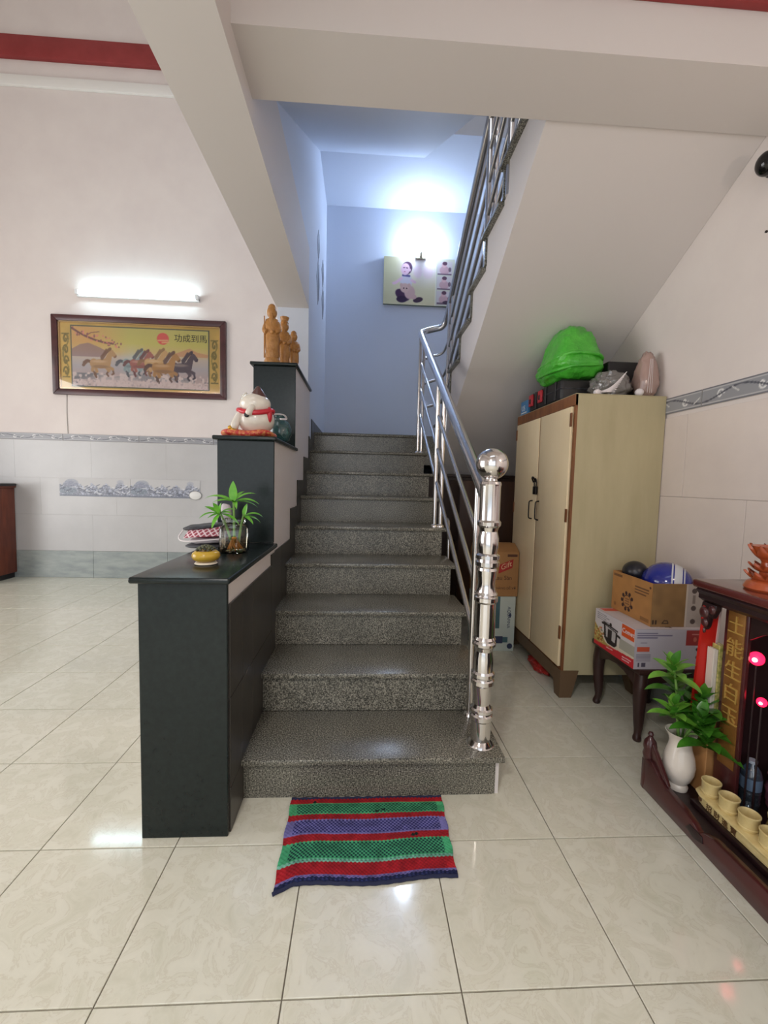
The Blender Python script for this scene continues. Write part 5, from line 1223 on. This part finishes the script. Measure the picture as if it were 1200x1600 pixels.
# cabinet
MB().box(1.275, 1.572, 1.340, 1.360, 0.045, 0.765).build('side_panel', 'altar_dark', al)
MB().box(1.55, 1.572, AY0, 1.340, 0.045, 0.765).build('back_panel', 'altar_dark', al)
MB().box(1.275, 1.572, AY0, AY0 + 0.03, 0.045, 0.765).build('side_panel', 'altar_dark', al)
pil = MB().box(1.262, 1.276, 1.272, 1.362, 0.066, 0.765, 0.004).build('pillar', 'altar_wood', al)
MB().box(1.258, 1.263, 1.282, 1.346, 0.20, 0.745, 0.002).build('gold_panel', 'altar_gold', pil)
M('gold_bright', (196, 156, 82), 0.4, metal=0.3)
for ch, z in (('土', 0.665), ('能', 0.588), ('生', 0.511), ('白', 0.434), ('玉', 0.357)):
    lettering('gold_character', ch, (1.258, 1.344, z), (0, -1, 0), (0, 0, 1), 0.066, 'gold_bright', al, depth=0.003)
tp = MB().box(1.195, 1.574, AY0 - 0.02, 1.437, 0.792, 0.820, 0.008, 3).build('top', 'altar_top', al)
md = MB(); md.prism([(1.207, 0.792), (1.201, 0.785), (1.213, 0.770), (1.213, 0.755), (1.235, 0.740), (1.572, 0.740), (1.572, 0.792)], AY0, 1.424, 'y'); md.build('moulding', 'altar_dark', al)
# carved corner ornament hanging under the top at the far end
co_ = MB()
co_.prism([(1.420, 0.742), (1.36, 0.742), (1.36, 0.725), (1.366, 0.712), (1.376, 0.690), (1.386, 0.70), (1.396, 0.655), (1.410, 0.635), (1.422, 0.65), (1.424, 0.69), (1.426, 0.71)], 1.225, 1.246, 'x', 0.003)
co_.build('carved_corner', 'altar_dark', al)
for (dy, dz, r) in ((1.408, 0.705, 0.022), (1.404, 0.670, 0.017), (1.408, 0.642, 0.012), (1.376, 0.722, 0.016)):
    MB().ball((1.226, dy, dz), r, (0.5, 0.9, 1), 14, 10).build('carved_boss', 'altar_wood', al)
MB().prism([(1.27, 0.742), (0.40, 0.742), (0.40, 0.69), (0.80, 0.715), (1.12, 0.71), (1.22, 0.69), (1.27, 0.655)], 1.264, 1.276, 'x', 0.003).build('carved_apron', 'altar_dark', al)
# red lamps inside
M('red_glow', (255, 40, 60), 0.4, emit=((255, 20, 56), 2.2)); M('red_core', (255, 200, 200), 0.4, emit=((255, 120, 130), 5))
for (z, r, lab) in ((0.592, 0.021, 'upper red glowing lamp bead inside the altar'), (0.460, 0.014, 'lower red glowing lamp bead inside the altar')):
    L = thing('red_lamp', lab, 'lamp', (1.302, 1.276 - 0.03 * (z < 0.5), 0.0665), 'red altar lamps')
    x, y = L.location.x, L.location.y
    MB().tube([(x, y, 0.0665), (x, y, z - 0.01)], 0.003, 8).build('stem', 'altar_dark', L)
    MB().ball((x, y, z), r, (1, 1, 1.05), 18, 12).build('glow_bead', 'red_glow', L)
    MB().ball((x - r * 0.8, y - r * 0.5, z), r * 0.35).build('glow_core', 'red_core', L)
# cup stand
M('cup_cream', (226, 206, 150), 0.35, noise=(30, 0.3, 0.7), col2=(206, 182, 122)); M('cup_brown', (96, 66, 40), 0.5)
MB().box(1.165, 1.548, 0.60, 1.338, 0.045, 0.066, 0.005).build('inner_step', 'altar_dark', al)
ZS = 0.0665
cst = thing('cup_stand', 'cream boat-shaped ceramic stand with dark characters along the altar front', 'stand', (1.205, 1.12, ZS))
stand = [(1.175, 0.90), (1.175, 1.290), (1.182, 1.322), (1.200, 1.334), (1.222, 1.322), (1.235, 1.290), (1.235, 0.90)]
MB().prism(stand, ZS, ZS + 0.034, 'z', 0.006).build('body', 'cup_cream', cst)
MB().prism([(1.160 + 0.005, 0.90), (1.165, 1.30), (1.176, 1.330), (1.202, 1.342), (1.234, 1.330), (1.243, 1.30), (1.243, 0.90)], ZS + 0.034, ZS + 0.041, 'z', 0.002).build('ledge', 'cup_cream', cst)
lettering('stand_characters', '招 財 進 寶', (1.1735, 1.280, ZS + 0.008), (0, -1, 0), (0, 0, 1), 0.024, 'cup_brown', cst, depth=0.0006, sx=1.0)
rotx = Matrix.Rotation(-PI / 2, 3, 'Y')
for y in (1.310, 1.055):
    MB().ball((1.178 if y > 1.2 else 1.175, y, ZS + 0.018), 0.008, (0.4, 1, 1)).build('medallion', 'cup_brown', cst)
cup = None
for k, y in enumerate((1.298, 1.228, 1.158, 1.088, 1.018)):
    z = ZS + 0.0412
    labs = ['far end', 'second from the far end', 'third from the far end', 'fourth from the far end', 'nearest, cut by the picture edge']
    c = thing('altar_cup', 'small cream altar cup on the stand, %s' % labs[k], 'cup', (1.203, y, z), 'cream altar cups in a row')
    if cup is None:
        a1 = MB().lathe([(0.0005, z), (0.022, z), (0.024, z + 0.004), (0.0265, z + 0.008), (0.0265, z + 0.042), (0.0285, z + 0.045), (0.0285, z + 0.049), (0.026, z + 0.050), (0.0245, z + 0.046), (0.0235, z + 0.010), (0.0005, z + 0.010)], (1.203, y, 0), 28).build('bowl', 'cup_cream', c, ang=50)
        a2 = MB().tube([(1.203 + 0.0268 * math.cos(a), y + 0.0268 * math.sin(a), z + 0.012) for a in np.linspace(0, 2 * PI, 29)], 0.0015, 6).build('foot_ring', 'cup_cream', c)
        cup = (a1, a2)
    else:
        for src, nm in zip(cup, ('bowl', 'foot_ring')):
            o = src.copy(); o.name = nm; C.objects.link(o); o.parent = c; o.location = (0, 0, 0)
ip = thing('incense_pot', 'cream ceramic incense pot behind the altar cups at the picture edge', 'pot', (1.30, 1.14, ZS))
MB().lathe([(0.0005, ZS), (0.030, ZS), (0.042, ZS + 0.02), (0.046, ZS + 0.045), (0.040, ZS + 0.068), (0.044, ZS + 0.075), (0.044, ZS + 0.084), (0.034, ZS + 0.082), (0.030, ZS + 0.066), (0.0005, ZS + 0.062)], (1.300, 1.135, 0), 28).build('pot', 'cup_cream', ip, ang=50)
MB().lathe([(0.0005, ZS + 0.070), (0.031, ZS + 0.068), (0.0005, ZS + 0.074)], (1.300, 1.135, 0), 20).build('ash', 'cup_brown', ip)
# water bottle and pink jar inside
clear_mat('bottle_plastic', tint=(214, 226, 236), refl=0.12, rough=0.06, body=0.10, bodycol=(150, 170, 190))
def bottle(label, x, y, h_, r, mat, cap):
    b = thing('water_bottle', label, 'bottle', (x, y, ZS))
    pr_ = [(0.0005, 0), (r * 0.9, 0), (r, 0.02)]
    for k in range(5):
        z = 0.03 + k * 0.016; pr_ += [(r, z), (r * 0.93, z + 0.006), (r, z + 0.012)]
    pr_ += [(r, h_ * 0.68), (r * 0.85, h_ * 0.80), (r * 0.45, h_ * 0.90), (r * 0.40, h_ * 0.94)]
    MB().lathe([(a, ZS + z * h_ / 0.17 if z < 0.11 else ZS + z) for a, z in pr_], (x, y, 0), 24).build('bottle_body', mat, b, ang=60)
    MB().lathe([(r * 0.44, ZS + h_ * 0.94), (r * 0.46, ZS + h_ * 0.95), (r * 0.46, ZS + h_), (0.0005, ZS + h_)], (x, y, 0), 20).build('cap', cap, b)
    MB().lathe([(r * 1.01, ZS + h_ * 0.42), (r * 1.01, ZS + h_ * 0.66)], (x, y, 0), 24).build('label_band', M('bottle_label', (96, 116, 140), 0.4), b, ang=60)
bottle('clear plastic water bottle standing inside the altar behind the vase', 1.340, 1.296, 0.165, 0.030, 'bottle_plastic', M('bottle_cap', (190, 200, 214), 0.4))
pj = thing('pink_jar', 'pink ribbed plastic jar inside the altar at the picture edge', 'jar', (1.43, 1.28, ZS))
MB().lathe([(0.0005, ZS), (0.040, ZS), (0.050, ZS + 0.02), (0.048, ZS + 0.03), (0.052, ZS + 0.04), (0.050, ZS + 0.06), (0.054, ZS + 0.075), (0.044, ZS + 0.10), (0.048, ZS + 0.12), (0.03, ZS + 0.135), (0.0005, ZS + 0.14)], (1.43, 1.262, 0), 28).build('jar', M('pink_plastic', (128, 74, 92), 0.25), pj, ang=50)
# white vase with leafy sprays
vx, vy, vz = 1.182, 1.418, 0.0455
vs = thing('white_vase', 'white porcelain vase with flared lip standing in the altar corner', 'vase', (vx, vy, vz))
M('porcelain', (232, 222, 210), 0.15, coat=0.5)
MB().lathe([(0.0005, vz), (0.032, vz), (0.034, vz + 0.012), (0.028, vz + 0.022), (0.040, vz + 0.040), (0.050, vz + 0.068), (0.052, vz + 0.095), (0.046, vz + 0.128), (0.037, vz + 0.158), (0.035, vz + 0.175), (0.040, vz + 0.195), (0.050, vz + 0.212), (0.048, vz + 0.213), (0.037, vz + 0.198), (0.031, vz + 0.175), (0.030, vz + 0.165), (0.0005, vz + 0.165)], (vx, vy, 0), 36).build('vase', 'porcelain', vs, ang=60)
M('leaf_dark', (52, 112, 32), 0.3, noise=(24, 0.3, 0.7), col2=(78, 142, 42)); M('leaf_bright', (104, 168, 52), 0.3, noise=(24, 0.3, 0.7), col2=(132, 188, 72))
vpz = vz + 0.166
vp_ = thing('leafy_sprays', 'green leafy dracaena sprays arranged in the white vase', 'plant', (vx, vy, vpz))
tips = [((-0.040, 0.010, 0.500), 'leaf_bright', 1.25), ((-0.052, -0.02, 0.365), 'leaf_bright', 1.1), ((0.040, -0.035, 0.400), 'leaf_dark', 1.5), ((0.010, -0.070, 0.350), 'leaf_dark', 1.35), ((0.062, 0.04, 0.345), 'leaf_dark', 1.5), ((0.0, 0.045, 0.43), 'leaf_dark', 1.35), ((0.030, -0.075, 0.300), 'leaf_dark', 1.4)]
rnd = random.Random(11)
for (t, mat, s_) in tips:
    tip = Vector((vx + t[0], vy + t[1], t[2]))
    base = Vector((vx + t[0] * 0.15, vy + t[1] * 0.15, vpz + 0.002))
    MB().tube(smooth_path([base, Vector((vx + t[0] * 0.3, vy + t[1] * 0.3, vz + 0.215)), base.lerp(tip, 0.65) + Vector((0.004, 0, 0.01)), tip], 4), 0.004, 8).build('stem', 'stem_green', vp_)
    n_ = 12
    for k in range(n_):
        a = k * 2.399 + rnd.random() * 0.5; ring = k / n_
        el = 1.15 - 1.15 * ring
        d = Vector((math.cos(a) * math.cos(el), math.sin(a) * math.cos(el), math.sin(el)))
        b0 = tip - Vector((0, 0, 0.045 * s_ * ring))
        MB().leaf(b0, d, (0, 0, 1) if el < 0.8 else (math.cos(a) * -1, math.sin(a) * -1, 0.5), (0.050 + 0.036 * ring) * s_, (0.0135 + 0.007 * ring) * s_, 0.25 + 0.5 * ring, 8, 0.3).build('leaf', mat if (k % 4) else 'leaf_dark', vp_, ang=80)
# lotus lamp on the altar top
lo = thing('lotus_holder', 'carved orange-brown wooden lotus holder on the altar top', 'ornament', (1.318, 1.275, 0.8202))
M('lotus_wood', (176, 84, 44), 0.28, noise=(10, 0.3, 0.7), col2=(150, 64, 34), coat=0.3)
lx, ly, lz = 1.318, 1.275, 0.8202
MB().lathe([(0.0005, lz), (0.060, lz), (0.064, lz + 0.006), (0.056, lz + 0.024), (0.040, lz + 0.034), (0.0005, lz + 0.034)], (lx, ly, 0), 24).build('base', 'lotus_wood', lo)
MB().lathe([(0.022, lz + 0.034), (0.026, lz + 0.06), (0.022, lz + 0.09), (0.030, lz + 0.105), (0.0005, lz + 0.105)], (lx, ly, 0), 20).build('stem', 'lotus_wood', lo)
def petal(cx, cy, cz, a, r0, r1, h_, w_):
    def fn(u, v):
        s_ = (u - 0.5) * 2; wv = w_ * (1 - v ** 2.2) ** 0.8 * (0.6 + 0.8 * v * (1 - v) * 2)
        r = r0 + (r1 - r0) * v ** 0.8 - 0.10 * r1 * s_ * s_
        z = cz + h_ * v ** 1.4
        return (cx + r * math.cos(a) - s_ * wv * math.sin(a), cy + r * math.sin(a) + s_ * wv * math.cos(a), z)
    def fn2(u, v):
        p = fn(u, v); k = 0.006 * (1 - v)
        return (p[0] - k * math.cos(a), p[1] - k * math.sin(a), p[2] + 0.003)
    m = MB(); m.grid(fn, 8, 8); m.grid(fn2, 8, 8); m.build('petal', 'lotus_wood', lo, ang=70)
for k in range(8): petal(lx, ly, lz + 0.028, k * PI / 4 + 0.2, 0.030, 0.066, 0.030, 0.022)
for k in range(8): petal(lx, ly, lz + 0.058, k * PI / 4, 0.024, 0.056, 0.026, 0.020)
for k in range(8): petal(lx, ly, lz + 0.098, k * PI / 4 + 0.3, 0.022, 0.062, 0.045, 0.022)
MB().lathe([(0.030, lz + 0.100), (0.045, lz + 0.130), (0.050, lz + 0.142), (0.042, lz + 0.140), (0.0005, lz + 0.120)], (lx, ly, 0), 24).build('cup', 'lotus_wood', lo, ang=60)
# boards and books between the altar and the low table
M('board_red', (196, 34, 26), 0.4); M('board_edge', (226, 196, 190), 0.5); M('cover_white', (214, 204, 192), 0.5); M('paper', (206, 196, 180), 0.7); M('book_green', (150, 150, 74), 0.5, noise=(60, 0.42, 0.58), col2=(206, 190, 120))
bxc = thing('storage_box', 'plain cardboard box standing on the altar base behind the vase', 'box', (1.285, 1.41, 0.0455))
MB().box(1.240, 1.340, 1.368, 1.455, 0.0455, 0.360, 0.002, 1).build('carton', 'cardboard', bxc)
MB().box(1.238, 1.342, 1.366, 1.457, 0.342, 0.3605, 0.001, 1).build('lid', 'cardboard', bxc)
rbd = thing('red_board', 'bright red board with a pale edge leaning behind the altar', 'board', (1.27, 1.41, 0.3608))
lean = lambda v: (v.x + (v.z - 0.361) * 0.050, v.y, v.z)
MB().box(1.205, 1.260, 1.404, 1.414, 0.3608, 0.728).xform(lean).build('red_face', 'board_red', rbd)
MB().box(1.260, 1.268, 1.402, 1.416, 0.3608, 0.731).xform(lean).build('pale_edge', 'board_edge', rbd)
MB().box(1.222, 1.260, 1.404, 1.414, 0.728, 0.734).xform(lean).build('top_edge', 'board_edge', rbd)
for (x0, x1, h_, lab, mat, y0) in ((1.241, 1.250, 0.585, 'thin white book standing beside the red board', 'cover_white', 1.372), (1.2505, 1.2575, 0.582, 'pale cream booklet between the white and the floral book', 'paper', 1.372), (1.2585, 1.2785, 0.598, 'green floral book standing in front of the red board', 'book_green', 1.370)):
    b = thing('book', lab, 'book', ((x0 + x1) / 2, 1.385, 0.3608), 'books behind the altar')
    MB().box(x0, x1, y0, y0 + 0.003, 0.3608, h_, 0.001, 1).build('spine', mat, b)
    MB().box(x0, x0 + 0.0015, y0 + 0.003, 1.400, 0.3608, h_).build('cover', mat, b); MB().box(x1 - 0.0015, x1, y0 + 0.003, 1.400, 0.3608, h_).build('cover', mat, b)
    MB().box(x0 + 0.0016, x1 - 0.0016, y0 + 0.0035, 1.397, 0.364, h_ - 0.003).build('pages', 'paper', b)
# dome camera and a nail on the right wall
dc = thing('dome_camera', 'glossy black dome camera on the right wall just under the stairs', 'camera', (1.58, 1.66, 2.42))
M('gloss_black', (14, 13, 14), 0.08)
MB().ball((1.545, 1.645, 2.405), 0.040, (1, 1, 1.1), 24, 16).build('dome', 'gloss_black', dc)
rotm = Matrix.Rotation(-PI / 2, 3, 'Y')
MB().lathe([(0.044, -0.0), (0.044, 0.012), (0.038, 0.018), (0.0005, 0.018)], (XW, 1.645, 2.405), 24, 1, 1, rotm).build('mount', 'gloss_black', dc)
MB().tube([(1.56, 1.645, 2.36), (1.575, 1.645, 2.33), (1.578, 1.64, 2.30)], 0.004, 8).build('lead', M('lead_tan', (170, 130, 100), 0.5), dc)
nl = MB().tube([(XW, 1.665, 2.164), (XW - 0.006, 1.665, 2.165)], 0.004, 8, radii=[0.004, 0.005]).build('nail', 'iron_black', label='small dark nail in the right wall above the border', cat='nail')

# globe added beyond the picture edge to brighten the lower right side
gl_ = thing('fill_globe', 'warm globe added out of view as fill light on the right wall above the altar', 'lamp', (XW, 0.45, 1.75))
M('fill_globe_glow', (255, 240, 220), 0.5, emit=((255, 232, 214), 26))
MB().ball((1.44, 0.45, 1.78), 0.055, (1, 1, 1), 20, 12).build('globe', 'fill_globe_glow', gl_)
MB().tube(smooth_path([(XW, 0.45, 1.70), (1.50, 0.45, 1.69), (1.45, 0.45, 1.71), (1.44, 0.45, 1.728)], 4), 0.010, 10).build('arm', 'steel_satin', gl_)
MB().box(XW - 0.014, XW, 0.41, 0.49, 1.64, 1.76, 0.004).build('wall_plate', 'steel_satin', gl_)
